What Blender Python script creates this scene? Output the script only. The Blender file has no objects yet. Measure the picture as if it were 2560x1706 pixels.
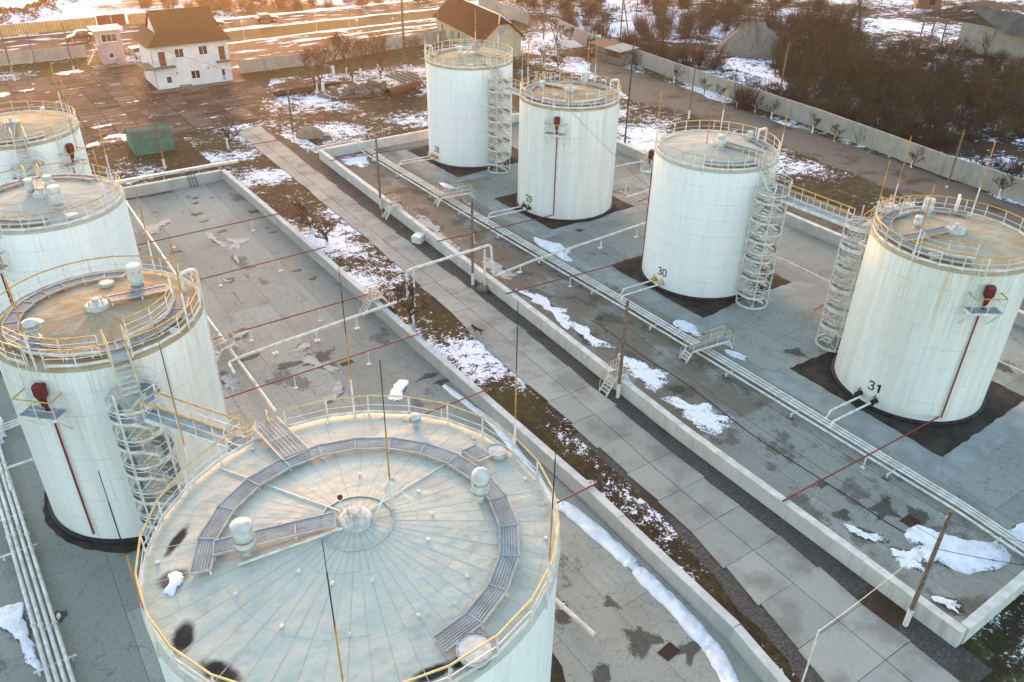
import bpy, bmesh, math, random
from mathutils import Vector, Matrix, noise as mnoise
R = math.radians
random.seed(7)
sc = bpy.context.scene
COL = sc.collection
# ------------------------------------------------------------------ camera, sky, sun, exposure
F_PX, PITCH, ROLL, CAM_H = 2051.27, R(31.8107), R(1.0917), 35.06
YAW = R(-34.7)
def rotw(v):
    c, s = math.cos(YAW), math.sin(YAW)
    return Vector((c*v[0]-s*v[1], s*v[0]+c*v[1], v[2]))
_fw = Vector((0, math.cos(PITCH), -math.sin(PITCH))); _r0 = Vector((1, 0, 0)); _u0 = Vector((0, math.sin(PITCH), math.cos(PITCH)))
_r = math.cos(ROLL)*_r0 + math.sin(ROLL)*_u0; _u = -math.sin(ROLL)*_r0 + math.cos(ROLL)*_u0
CF, CR, CU = rotw(_fw), rotw(_r), rotw(_u)
cam = bpy.data.cameras.new('camera'); camo = bpy.data.objects.new('camera', cam); COL.objects.link(camo)
m = Matrix((CR, CU, -CF)).transposed().to_4x4(); m.translation = Vector((0, 0, CAM_H)); camo.matrix_world = m
cam.sensor_width = 36; cam.sensor_fit = 'HORIZONTAL'; cam.lens = F_PX/2560*36; cam.clip_start = .5; cam.clip_end = 4000
sc.camera = camo
SUN_AZ, SUN_EL = R(75.5), R(9.0)     # direction towards the sun, measured from +X, low behind the far left of the view
wd = bpy.data.worlds.new('World'); sc.world = wd; wd.use_nodes = True
wn = wd.node_tree.nodes; wl = wd.node_tree.links
sky = wn.new('ShaderNodeTexSky'); sky.sky_type = 'NISHITA'; sky.sun_disc = False
sky.sun_elevation = SUN_EL; sky.sun_rotation = R(90)-SUN_AZ
sky.air_density = 1.0; sky.dust_density = 1.4; sky.ozone_density = .6; sky.altitude = 200
wn['Background'].inputs['Strength'].default_value = .15
wl.new(sky.outputs[0], wn['Background'].inputs['Color'])
sun = bpy.data.lights.new('sun', 'SUN'); suno = bpy.data.objects.new('sun', sun); COL.objects.link(suno)
sun.energy = .95; sun.angle = R(12); sun.color = (1, .30, .07)
sd = Vector((math.cos(SUN_AZ)*math.cos(SUN_EL), math.sin(SUN_AZ)*math.cos(SUN_EL), math.sin(SUN_EL)))
suno.rotation_euler = sd.to_track_quat('Z', 'Y').to_euler(); suno.location = (0, 0, 60)
sc.view_settings.view_transform = 'Standard'; sc.view_settings.look = 'None'; sc.view_settings.gamma = 1
sc.view_settings.exposure = 2.3
sc.cycles.use_denoising = True; sc.cycles.max_bounces = 6; sc.cycles.transparent_max_bounces = 12
# a point of the ground (or of height z) from a measured picture position (2353 px wide picture, or its 4 x 4 enlargements)
K = F_PX/1.088
X0 = (0, 551.5, 1102.9, 1709.6); Y0 = (0, 367.6, 735.3, 1136)
def ray(x, y): return CF + CR*((x-1176.47)/K) - CU*((y-784.01)/K)
def V(x, y, z=0.0):
    d = ray(x, y); t = (z-CAM_H)/d.z
    return Vector((0, 0, CAM_H)) + d*t
def Q(c, r, x, y, z=0.0): return V(X0[c]+x*.27554, Y0[r]+y*.27554, z)

# ------------------------------------------------------------------ mesh building
class MB:
    def __init__(s): s.v = []; s.f = []; s.m = []; s.mi = 0
    def add(s, vs, fs):
        o = len(s.v); s.v += [tuple(v) for v in vs]
        for f in fs: s.f.append([i+o for i in f]); s.m.append(s.mi)
        return s
    def box(s, c, size, rz=0, ax=None):
        hx, hy, hz = size[0]/2, size[1]/2, size[2]/2
        q = [(-hx,-hy,-hz),(hx,-hy,-hz),(hx,hy,-hz),(-hx,hy,-hz),(-hx,-hy,hz),(hx,-hy,hz),(hx,hy,hz),(-hx,hy,hz)]
        if ax is not None: q = [ax @ Vector(p) for p in q]
        cs, sn = math.cos(rz), math.sin(rz)
        q = [(c[0]+cs*p[0]-sn*p[1], c[1]+sn*p[0]+cs*p[1], c[2]+p[2]) for p in q]
        return s.add(q, [(0,3,2,1),(4,5,6,7),(0,1,5,4),(1,2,6,5),(2,3,7,6),(3,0,4,7)])
    def bb(s, x0, x1, y0, y1, z0, z1): return s.box(((x0+x1)/2,(y0+y1)/2,(z0+z1)/2), (abs(x1-x0),abs(y1-y0),abs(z1-z0)))
    def bar(s, a, b, w, h):          # rectangular bar from a to b, w sideways, h upwards
        a, b = Vector(a), Vector(b); d = b-a; L = d.length
        if L < 1e-6: return s
        d /= L; side = d.cross(Vector((0,0,1)))
        if side.length < 1e-4: side = Vector((1,0,0))
        side.normalize(); up = side.cross(d)
        q = []
        for e in (a, b):
            for (i, j) in ((-1,-1),(1,-1),(1,1),(-1,1)): q.append(e + side*(i*w/2) + up*(j*h/2))
        return s.add(q, [(0,1,2,3),(7,6,5,4),(0,4,5,1),(1,5,6,2),(2,6,7,3),(3,7,4,0)])
    def tube(s, pts, r, n=6, closed=False, r2=None):
        pts = [Vector(p) for p in pts]; N = len(pts); rings = []
        prev = None
        for i, p in enumerate(pts):
            if closed: t = pts[(i+1) % N]-pts[i-1]
            else: t = pts[min(i+1, N-1)]-pts[max(i-1, 0)]
            if t.length < 1e-9: t = Vector((0,0,1))
            t.normalize()
            if prev is None:
                a = Vector((0,0,1)) if abs(t.z) < .9 else Vector((1,0,0))
                prev = t.cross(a).normalized()
            side = (prev - t*prev.dot(t))
            if side.length < 1e-6: side = t.orthogonal()
            side.normalize(); prev = side; up = t.cross(side)
            rr = r if r2 is None else r + (r2-r)*i/max(1, N-1)
            sc_ = 1.0
            if 0 < i < N-1 or closed:
                a = (pts[i]-pts[i-1]); b = (pts[(i+1) % N]-pts[i])
                if a.length > 1e-9 and b.length > 1e-9:
                    cosv = max(-.9, min(1, a.normalized().dot(b.normalized()))); sc_ = min(1.5, 1/math.sqrt((1+cosv)/2))
            rings.append([p + (side*math.cos(2*math.pi*k/n) + up*math.sin(2*math.pi*k/n))*rr*(1+(sc_-1)*.5) for k in range(n)])
        vs = [v for rg in rings for v in rg]; fs = []
        M_ = N if closed else N-1
        for i in range(M_):
            j = (i+1) % N
            for k in range(n): fs.append((i*n+k, i*n+(k+1) % n, j*n+(k+1) % n, j*n+k))
        if not closed: fs.append(tuple(range(n-1, -1, -1))); fs.append(tuple((N-1)*n+k for k in range(n)))
        return s.add(vs, fs)
    def lathe(s, prof, c=(0,0,0), n=24, cap=True):
        vs = []; fs = []
        for (r, z) in prof:
            for k in range(n):
                a = 2*math.pi*k/n; vs.append((c[0]+r*math.cos(a), c[1]+r*math.sin(a), c[2]+z))
        for i in range(len(prof)-1):
            for k in range(n): fs.append((i*n+k, i*n+(k+1) % n, (i+1)*n+(k+1) % n, (i+1)*n+k))
        if cap:
            fs.append(tuple(range(n-1, -1, -1))); fs.append(tuple((len(prof)-1)*n+k for k in range(n)))
        return s.add(vs, fs)
    def prism(s, poly, z0, z1):
        n = len(poly); A = sum(poly[i][0]*poly[(i+1) % n][1]-poly[(i+1) % n][0]*poly[i][1] for i in range(n))
        if A < 0: poly = poly[::-1]
        vs = [(p[0], p[1], z0) for p in poly]+[(p[0], p[1], z1) for p in poly]
        return s.add(vs, [tuple(range(n-1,-1,-1)), tuple(range(n, 2*n))]+[(i, (i+1) % n, n+(i+1) % n, n+i) for i in range(n)])
    def sheet(s, poly, z):
        n = len(poly); A = sum(poly[i][0]*poly[(i+1) % n][1]-poly[(i+1) % n][0]*poly[i][1] for i in range(n))
        if A < 0: poly = poly[::-1]
        return s.add([(p[0], p[1], z) for p in poly], [tuple(range(n))])
    def face(s, pts): return s.add(pts, [tuple(range(len(pts)))])
    def arcband(s, r0, r1, z0, z1, a0, a1, n, c=(0,0), zf=None):   # solid ring sector, angles in degrees
        vs = []; fs = []
        for i in range(n+1):
            a = R(a0+(a1-a0)*i/n); ca, sa = math.cos(a), math.sin(a)
            for (r, z) in ((r0,z0),(r1,z0),(r1,z1),(r0,z1)):
                vs.append((c[0]+r*ca, c[1]+r*sa, z + (zf(r) if zf else 0)))
        for i in range(n):
            for k in range(4): fs.append((i*4+k, (i+1)*4+k, (i+1)*4+(k+1) % 4, i*4+(k+1) % 4))
        fs.append((0,1,2,3)); fs.append((n*4+3, n*4+2, n*4+1, n*4))
        return s.add(vs, fs)
    def build(s, name, mats, parent=None, smooth=False, loc=None, kind=None):
        off = Vector((0,0,0))
        if parent is not None:
            root = parent
            while root.parent: root = root.parent
            off = Vector(root.location)
        elif loc is not None: off = Vector(loc)
        me = bpy.data.meshes.new(name)
        me.from_pydata([(v[0]-off.x, v[1]-off.y, v[2]-off.z) for v in s.v], [], s.f); me.update()
        if not isinstance(mats, (list, tuple)): mats = [mats]
        for mt in mats: me.materials.append(mt)
        for p, k in zip(me.polygons, s.m): p.material_index = min(k, len(mats)-1); p.use_smooth = smooth
        bm = bmesh.new(); bm.from_mesh(me); bmesh.ops.recalc_face_normals(bm, faces=bm.faces[:]) if not kind else None
        bm.to_mesh(me); bm.free()
        if smooth and hasattr(me, 'set_sharp_from_angle'): me.set_sharp_from_angle(angle=R(40))
        o = bpy.data.objects.new(name, me); COL.objects.link(o)
        if parent is not None: o.parent = parent
        else: o.location = off
        if kind: o['kind'] = kind
        return o
    def centre(s):
        xs = [v[0] for v in s.v]; ys = [v[1] for v in s.v]; zs = [v[2] for v in s.v]
        return ((min(xs)+max(xs))/2, (min(ys)+max(ys))/2, min(zs))
def tag(o, label, cat, group=None):
    o['label'] = label; o['category'] = cat
    if group: o['group'] = group
    return o
def thing(name, label, cat, loc, group=None):
    o = bpy.data.objects.new(name, None); COL.objects.link(o); o.location = Vector(loc); o.empty_display_size = .3
    return tag(o, label, cat, group)
def single(mb, name, mats, label, cat, group=None, smooth=False):
    return tag(mb.build(name, mats, loc=mb.centre(), smooth=smooth), label, cat, group)
def kids(o): return [c for c in COL.objects if c.parent is o]
def copy_tree(o, parent=None):
    c = o.copy(); COL.objects.link(c)
    if parent is not None: c.parent = parent
    for ch in list(o.children): copy_tree(ch, c)
    return c
def smoothpath(pts, n=6):
    out = []
    P = [Vector(p) for p in pts]
    for i in range(len(P)-1):
        p0 = P[max(i-1,0)]; p1 = P[i]; p2 = P[i+1]; p3 = P[min(i+2,len(P)-1)]
        for k in range(n):
            t = k/n
            out.append(.5*((2*p1)+(p2-p0)*t+(2*p0-5*p1+4*p2-p3)*t*t+(3*p1-p0-3*p2+p3)*t**3))
    out.append(P[-1]); return out
def elbow(pts, r=.25, n=4):        # polyline with rounded corners
    P = [Vector(p) for p in pts]; out = [P[0]]
    for i in range(1, len(P)-1):
        a = (P[i-1]-P[i]); b = (P[i+1]-P[i]); d = min(r, a.length*.45, b.length*.45)
        p = P[i]+a.normalized()*d; q = P[i]+b.normalized()*d
        for k in range(n+1):
            t = k/n; out.append((1-t)**2*p+2*t*(1-t)*P[i]+t*t*q)
    out.append(P[-1]); return out

# ------------------------------------------------------------------ materials
class NT:
    def __init__(s, name, rough=.6, metal=0, spec=.5):
        s.mat = bpy.data.materials.new(name); s.mat.use_nodes = True
        s.nt = s.mat.node_tree; s.n = s.nt.nodes; s.bs = s.n['Principled BSDF']
        s.bs.inputs['Roughness'].default_value = rough; s.bs.inputs['Metallic'].default_value = metal
        s.bs.inputs['Specular IOR Level'].default_value = spec
        s.tc = s.n.new('ShaderNodeTexCoord')
    def lk(s, a, b): s.nt.links.new(a, b)
    def val(s, sock, v):
        if hasattr(v, 'bl_idname') or hasattr(v, 'is_linked'): s.lk(v, sock)
        else: sock.default_value = v
    def map(s, scale=(1,1,1), loc=(0,0,0), rot=(0,0,0), src=None):
        nd = s.n.new('ShaderNodeMapping'); nd.inputs['Scale'].default_value = scale; nd.inputs['Location'].default_value = loc; nd.inputs['Rotation'].default_value = rot
        s.lk(src if src is not None else s.tc.outputs['Object'], nd.inputs['Vector']); return nd.outputs[0]
    def noise(s, scale, detail=4, rough=.55, vec=None, dist=0):
        nd = s.n.new('ShaderNodeTexNoise'); nd.inputs['Scale'].default_value = scale; nd.inputs['Detail'].default_value = detail
        nd.inputs['Roughness'].default_value = rough; nd.inputs['Distortion'].default_value = dist
        s.lk(vec if vec is not None else s.tc.outputs['Object'], nd.inputs['Vector']); return nd.outputs['Fac']
    def math(s, op, a, b=0.0, c=None, clamp=False):
        nd = s.n.new('ShaderNodeMath'); nd.operation = op; nd.use_clamp = clamp
        s.val(nd.inputs[0], a); s.val(nd.inputs[1], b)
        if c is not None: s.val(nd.inputs[2], c)
        return nd.outputs[0]
    def ramp(s, fac, lo, hi, smooth=True):
        nd = s.n.new('ShaderNodeMapRange'); nd.interpolation_type = 'SMOOTHSTEP' if smooth else 'LINEAR'; nd.clamp = True
        s.lk(fac, nd.inputs['Value']); nd.inputs['From Min'].default_value = lo; nd.inputs['From Max'].default_value = hi
        return nd.outputs[0]
    def mix(s, fac, a, b, mode='MIX'):
        nd = s.n.new('ShaderNodeMix'); nd.data_type = 'RGBA'; nd.blend_type = mode
        s.val(nd.inputs[0], fac)
        for sk, v in ((nd.inputs[6], a), (nd.inputs[7], b)):
            if hasattr(v, 'is_linked'): s.lk(v, sk)
            else: sk.default_value = (*v, 1) if len(v) == 3 else v
        return nd.outputs[2]
    def sep(s, src=None):
        nd = s.n.new('ShaderNodeSeparateXYZ'); s.lk(src if src is not None else s.tc.outputs['Object'], nd.inputs[0]); return nd.outputs
    def comb(s, x, y, z):
        nd = s.n.new('ShaderNodeCombineXYZ')
        for k, v in enumerate((x, y, z)): s.val(nd.inputs[k], v)
        return nd.outputs[0]
    def col(s, c):
        if hasattr(c, 'is_linked'): s.lk(c, s.bs.inputs['Base Color'])
        else: s.bs.inputs['Base Color'].default_value = (*c, 1)
        return s
    def bump(s, h, strength=.3, dist=.05):
        nd = s.n.new('ShaderNodeBump'); nd.inputs['Strength'].default_value = strength; nd.inputs['Distance'].default_value = dist
        s.lk(h, nd.inputs['Height']); s.lk(nd.outputs[0], s.bs.inputs['Normal']); return s
    def rough(s, v): s.val(s.bs.inputs['Roughness'], v); return s
    def rnd(s):
        nd = s.n.new('ShaderNodeObjectInfo'); return nd.outputs['Random']
    def island(s):
        nd = s.n.new('ShaderNodeNewGeometry'); return nd.outputs['Random Per Island']
def varied(name, c1, c2, scale=3, rough=.6, metal=0, bump=0, detail=5, lo=.35, hi=.65, spec=.25):
    t = NT(name, rough, metal, spec); f = t.noise(scale, detail)
    t.col(t.mix(t.ramp(f, lo, hi), c1, c2))
    if bump: t.bump(f, bump, .03)
    return t.mat
M = {}
M['white'] = varied('white_paint', (.70,.70,.66), (.52,.50,.44), 2.2, .5)
M['white_dirty'] = varied('white_paint_weathered', (.62,.60,.54), (.36,.29,.20), 3.5, .6)
M['grey_steel'] = varied('grey_steel', (.40,.42,.43), (.26,.27,.28), 3, .5, .3)
M['yellow'] = varied('yellow_rail_paint', (.62,.36,.06), (.42,.24,.07), 3, .5)
M['yellow_pale'] = varied('faded_yellow_paint', (.62,.47,.22), (.52,.36,.16), 3, .55)
M['black'] = varied('black_paint', (.012,.012,.014), (.03,.028,.026), 4, .5)
M['red'] = varied('red_paint', (.16,.018,.02), (.10,.015,.016), 4, .5)
M['redpipe'] = varied('red_pipe_paint', (.25,.03,.04), (.15,.025,.03), 2, .5)
M['rust'] = varied('rusty_steel', (.17,.06,.03), (.08,.035,.02), 6, .8)
M['orange_rod'] = varied('rusty_yellow_rod', (.55,.32,.08), (.40,.17,.03), 1.5, .6)
M['pitch'] = varied('bitumen_ring', (.010,.012,.018), (.03,.03,.03), 3, .6)
M['darkgrate'] = varied('dark_grating', (.25,.25,.245), (.16,.155,.15), 7, .7, .2)
M['wood'] = varied('weathered_pole_wood', (.20,.15,.11), (.11,.08,.06), 5, .85, 0, .3)
M['whitewash'] = varied('whitewash', (.74,.73,.70), (.55,.53,.49), 5, .8)
M['bark'] = varied('bark', (.075,.05,.036), (.04,.028,.02), 8, .9)
M['wire'] = varied('black_wire', (.02,.02,.02), (.03,.03,.03), 2, .6)
M['glass'] = NT('window_glass', .08).col((.02,.022,.025)).mat
M['frame_white'] = varied('window_frame_white', (.78,.77,.74), (.68,.66,.62), 4, .5)
M['brown_door'] = varied('brown_door', (.13,.055,.03), (.09,.04,.02), 5, .6)
M['blue_door'] = varied('pale_blue_panel', (.22,.42,.62), (.18,.36,.55), 5, .6)
M['blue_pole'] = varied('blue_pole', (.06,.06,.28), (.04,.04,.2), 5, .6)
M['concrete_block'] = varied('old_concrete', (.22,.19,.15), (.12,.10,.08), 2.5, .9, 0, .4)
M['concrete_base'] = varied('cracked_concrete', (.25,.22,.17), (.16,.13,.10), 5, .9, 0, .5)
M['snow'] = None
def ragged(t, k, sc_, lim, top=1.0):
    at = t.n.new('ShaderNodeAttribute'); at.attribute_name = 'rim'
    n_ = t.math('ADD', t.math('ADD', t.noise(sc_, 8, .75), t.math('MULTIPLY', t.math('SUBTRACT', t.noise(sc_*.3, 4, .6), .5), .9)), t.math('MULTIPLY', t.math('SUBTRACT', t.noise(7.5, 5, .7), .5), .7))
    v = t.math('ADD', t.math('MULTIPLY', at.outputs['Fac'], k), n_)
    t.val(t.bs.inputs['Alpha'], t.math('MULTIPLY', t.math('SUBTRACT', 1.0, t.ramp(v, lim-.04, lim+.08)), top))
t = NT('snow', .55); f = t.noise(1.3, 8, .6); g = t.noise(.35, 4)
g = t.noise(11, 6, .75); c = t.mix(t.ramp(f, .35, .65), (.84,.86,.90), (.66,.69,.74)); c = t.mix(t.math('MULTIPLY', t.ramp(g, .54, .7), .55), c, (.45,.45,.45)); t.col(c); t.bump(g, .6, .06); ragged(t, .55, 1.4, 1.10); M['snow'] = t.mat
t = NT('dirty_snow', .6); f = t.noise(2.2, 8, .65)
g = t.noise(9, 6, .75); c = t.mix(t.ramp(f, .50, .66), (.80,.82,.86), (.50,.50,.49)); c = t.mix(t.math('MULTIPLY', t.ramp(g, .56, .66), .7), c, (.33,.32,.29)); t.col(c); t.bump(g, .6, .05); ragged(t, .55, 1.1, .97); M['snow_dirty'] = t.mat
t = NT('ice_sheet', .75, 0, .12); f = t.noise(1.6, 8, .65)
t.col(t.mix(t.ramp(f, .35, .65), (.43,.445,.435), (.30,.305,.29))); t.bump(f, .2, .03); ragged(t, .5, 1.6, .95); M['ice'] = t.mat
t = NT('wet_concrete', .7, 0, .15); t.col((.075,.072,.062)); ragged(t, .9, .8, .98, .62); M['wet'] = t.mat

def ground_mat(name, soil, grass, straw, snow, big=.05, fine=.9, nscale=.5, bumpv=.6, stretch=(1,1,1), fleck=0.0):
    """earth, dead grass and thin snow: snow = share of the ground under snow"""
    t = NT(name, .95, 0, .15)
    v = t.map(stretch)
    f0 = t.noise(nscale*.3, 5, .6, v); f1 = t.noise(nscale*2.2, 8, .7, v); f2 = t.noise(5.0, 6, .75, v)
    c = t.mix(t.ramp(t.math('ADD', t.math('MULTIPLY', f0, .55), t.math('MULTIPLY', f1, .45)), .44, .56), soil, grass)
    c = t.mix(t.math('MULTIPLY', t.ramp(f1, .50, .64), .65), c, straw)
    c = t.mix(t.ramp(f2, .50, .70), c, [x*.35 for x in soil]); c = t.mix(t.math('MULTIPLY', t.ramp(t.noise(3.1, 6, .75, t.map(stretch, (9,4,0))), .56, .70), .55), c, straw)
    b = t.noise(big, 4, .55); s2 = t.noise(fine, 10, .74, v); s3 = t.noise(fine*4, 6, .7, v)
    tot = t.math('ADD', t.math('ADD', t.math('MULTIPLY', b, 1.0), t.math('MULTIPLY', s2, .75)), t.math('MULTIPLY', s3, .32))
    th = 1.065+(.55-snow)*.75
    sf = t.ramp(tot, th-.02, th+.03)
    c = t.mix(sf, c, (.78,.81,.88))
    t.col(c); t.bump(t.math('ADD', t.math('MULTIPLY', f2, .7), t.math('MULTIPLY', sf, .4)), bumpv, .15)
    return t.mat
SO, GR, ST_ = (.040,.028,.019), (.052,.050,.017), (.135,.095,.052)
M['ground'] = ground_mat('winter_ground', SO, GR, ST_, .52, .07, 1.1)
M['verge'] = ground_mat('grass_verge', SO, GR, (.10,.065,  .035), .535, .10, 1.3, .8)
M['wild'] = ground_mat('wild_field_ground', (.025,.017,.013), (.04,.024,.015), (.085,.045,.028), .59, .04, .42, .4)
M['farsnow'] = ground_mat('snow_field', (.085,.04,.022), (.1,.05,.03), (.12,.065,.04), .76, .03, .22, .2, .4, (1,2.2,1))
M['grass'] = ground_mat('dead_grass', SO, (.06,.052,.018), ST_, .48, .06, .8)
M['lawn'] = ground_mat('green_lawn', (.05,.04,.018), (.062,.068,.018), (.09,.075,.03), .36, .05, .6)

def gravel_mat(name, c1, c2, c3):
    t = NT(name, .95, 0, .2)
    f = t.noise(9, 6, .75); g = t.noise(.25, 5, .6)
    vo = t.n.new('ShaderNodeTexVoronoi'); vo.inputs['Scale'].default_value = 7; t.lk(t.tc.outputs['Object'], vo.inputs['Vector'])
    c = t.mix(t.ramp(f, .3, .7), c1, c2); c = t.mix(t.math('MULTIPLY', vo.outputs['Distance'], .7), c, c3)
    c = t.mix(t.ramp(g, .5, .7), c, (.055,.036,.022))
    t.col(c); t.bump(vo.outputs['Distance'], .7, .06); return t.mat
M['gravel'] = gravel_mat('gravel', (.065,.06,.052), (.022,.02,.018), (.15,.14,.125))
M['track'] = gravel_mat('gravel_track', (.13,.112,.092), (.065,.053,.042), (.19,.17,.14))

def slab_floor(name, base, dark, bw, bh, stain, stain_amt=.5, joint=(.09,.085,.075), warm=(.25,.2,.13), zone=None):
    t = NT(name, .9, 0, .15)
    br = t.n.new('ShaderNodeTexBrick'); br.offset = .5; br.inputs['Scale'].default_value = 1
    br.inputs['Brick Width'].default_value = bw; br.inputs['Row Height'].default_value = bh
    br.inputs['Mortar Size'].default_value = .018; br.inputs['Mortar Smooth'].default_value = .4
    br.inputs['Color1'].default_value = (*base, 1); br.inputs['Color2'].default_value = (*[x*.74 for x in base], 1); br.inputs['Mortar'].default_value = (*joint, 1)
    vec = t.map((1,1,1), (0,0,0), (0,0,R(90)))
    wob = t.noise(.6, 3); 
    t.lk(vec, br.inputs['Vector'])
    c = br.outputs['Color']
    st = t.noise(1, 5, .6, t.map((3.2,.16,1))); c = t.mix(t.math('MULTIPLY', t.ramp(st, .47, .70), .42), c, dark)
    n2 = t.noise(.16, 6, .62); c = t.mix(t.math('MULTIPLY', t.ramp(n2, .48, .68), stain_amt), c, stain)
    n3 = t.noise(.5, 7, .66, t.map((1,1,1), (31,7,0))); c = t.mix(t.math('MULTIPLY', t.ramp(n3, .58, .74), .5), c, warm)
    n4 = t.noise(7, 5, .7); c = t.mix(t.math('MULTIPLY', t.ramp(n4, .45, .7), .32), c, (.07,.07,.06)); n5 = t.noise(1.4, 7, .7, t.map((1,1,1), (3,17,0))); c = t.mix(t.math('MULTIPLY', t.ramp(n5, .58, .72), .55), c, dark)
    dp = t.noise(.21, 9, .66, t.map((1,.6,1), (50,20,0))); c = t.mix(t.math('MULTIPLY', t.ramp(dp, .60, .635), .62), c, (.075,.072,.065))
    if zone: c = zone(t, c)
    cr = t.noise(.32, 6, .5, t.map((1,1,1), (11,3,0))); cr = t.math('ABSOLUTE', t.math('SUBTRACT', cr, .5)); c = t.mix(t.math('MULTIPLY', t.math('SUBTRACT', 1.0, t.ramp(cr, .0, .006)), .55), c, (.09,.08,.07))
    t.col(c); t.bump(n4, .12, .02)
    
    return t.mat
def stained_zone(t, c):      # brown damp silt on the older slabs between the pipelines and the whitewashed wall
    x, y, z = t.sep(); w = t.math('MULTIPLY', t.math('SUBTRACT', t.noise(.5, 5, .6), .5), 3.0)
    mk = t.math('MULTIPLY', t.math('MULTIPLY', t.ramp(t.math('ADD', x, w), 46.0, 43.2), t.ramp(y, 29.0, 29.3)), t.ramp(t.noise(.28, 7, .62, t.map((1,.7,1), (2,8,0))), .36, .52))
    c = t.mix(t.math('MULTIPLY', mk, .72), c, (.135,.105,.07))
    return t.mix(t.math('MULTIPLY', t.math('MULTIPLY', t.ramp(t.noise(.45, 6, .65, t.map((1,.8,1), (7,1,0))), .52, .60), t.ramp(x, 45.5, 42.0)), .6), c, (.06,.05,.04))
M['floor_left'] = slab_floor('bund_floor_pale', (.345,.36,.315), (.25,.255,.22), 14, 3.6, (.21,.205,.17), .5)
M['floor_right'] = slab_floor('bund_floor_stained', (.325,.34,.30), (.22,.225,.19), 14, 4.2, (.17,.15,.12), .6, (.08,.07,.06), (.16,.11,.065), stained_zone)
M['apron'] = varied('sloped_apron_concrete', (.31,.33,.315), (.235,.245,.23), .6, .85, 0, .1, 7)
t = NT('road_slab_concrete', .85, 0, .3)
f = t.noise(.35, 6, .6); f2 = t.noise(8, 5, .7); isl = t.island()
c = t.mix(isl, (.255,.275,.245), (.325,.34,.30)); c = t.mix(t.math('MULTIPLY', t.ramp(f, .45, .65), .65), c, (.155,.15,.13)); cr = t.math('ABSOLUTE', t.math('SUBTRACT', t.noise(.28, 6, .55, t.map((1,1,1), (4,2,0))), .5)); c = t.mix(t.math('MULTIPLY', t.math('SUBTRACT', 1.0, t.ramp(cr, 0.0, .004)), .4), c, (.14,.13,.11)); c = t.mix(t.math('MULTIPLY', t.ramp(f2, .45, .8), .25), c, (.1,.1,.09))
t.col(c); t.bump(f2, .15, .02); M['slab'] = t.mat
t = NT('yard_slab_concrete', .9, 0, .3)
f = t.noise(.25, 6, .6); f2 = t.noise(5, 5, .7); isl = t.island()
c = t.mix(isl, (.10,.068,.052), (.17,.125,.098)); md = t.noise(.22, 8, .68, t.map((1,1,1), (21,3,0))); c = t.mix(t.math('MULTIPLY', t.ramp(md, .47, .58), .8), c, (.060,.038,.028)); c = t.mix(t.math('MULTIPLY', t.ramp(f, .45, .7), .55), c, (.085,.05,.036)); s_ = t.noise(.35, 8, .68, t.map((1,2.2,1), (5,9,0)))
c = t.mix(t.ramp(s_, .615, .65), c, (.76,.76,.80)); t.col(c); t.bump(f2, .15, .03); t.bs.inputs['Specular IOR Level'].default_value = .1; M['yard'] = t.mat
t = NT('asphalt', .85, 0, .35); f = t.noise(.12, 6, .6, t.map((.5,1.4,1))); f2 = t.noise(9, 4, .7)
c = t.mix(t.ramp(f, .35, .65), (.05,.034,.027), (.085,.06,.046)); c = t.mix(t.math('MULTIPLY', f2, .4), c, (.07,.055,.05)); s_ = t.noise(.3, 7, .68, t.map((.45,1.6,1), (3,1,0)))
c = t.mix(t.ramp(s_, .565, .60), c, (.78,.78,.82)); t.col(c); t.bump(f2, .1, .02); t.bs.inputs['Specular IOR Level'].default_value = .08; M['asphalt'] = t.mat
t = NT('soil_patch', .95, 0, .2); f = t.noise(.6, 6, .65); f2 = t.noise(7, 5, .7)
c = t.mix(t.ramp(f, .4, .6), (.030,.025,.020), (.058,.047,.038)); c = t.mix(t.ramp(t.noise(.35, 5), .55, .68), c, (.035,.032,.009)); c = t.mix(t.ramp(f2, .64, .75), c, (.11,.095,.08))
t.col(c); t.bump(f2, .6, .08); M['soil'] = t.mat
def wall_mat(name, base, dark, white):
    t = NT(name, .9, 0, .3)
    z = t.sep()[2]
    st = t.noise(1, 5, .65, t.map((2.5,2.5,.25))); f = t.noise(.7, 5)
    c = t.mix(t.ramp(f, .35, .65), base, [x*.85 for x in base]); c = t.mix(t.math('MULTIPLY', t.ramp(st, .5, .72), .55), c, dark)
    c = t.mix(t.math('MULTIPLY', t.ramp(t.noise(3, 6, .7), .6, .75), .5), c, white)
    t.col(c); t.bump(st, .1, .02); return t.mat
M['wall'] = wall_mat('bund_wall_concrete', (.41,.43,.415), (.28,.28,.25), (.48,.49,.47))
M['wall_white'] = wall_mat('bund_wall_whitewashed', (.58,.58,.53), (.30,.27,.21), (.68,.68,.64))
M['coping'] = varied('coping_whitewash', (.62,.62,.57), (.48,.47,.43), 1.5, .85, 0, .1)
M['coping_grey'] = varied('coping_concrete', (.53,.55,.53), (.43,.445,.43), 1.2, .85, 0, .1)
M['perim'] = wall_mat('perimeter_wall_concrete', (.36,.34,.30), (.18,.16,.13), (.44,.42,.38))

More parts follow.
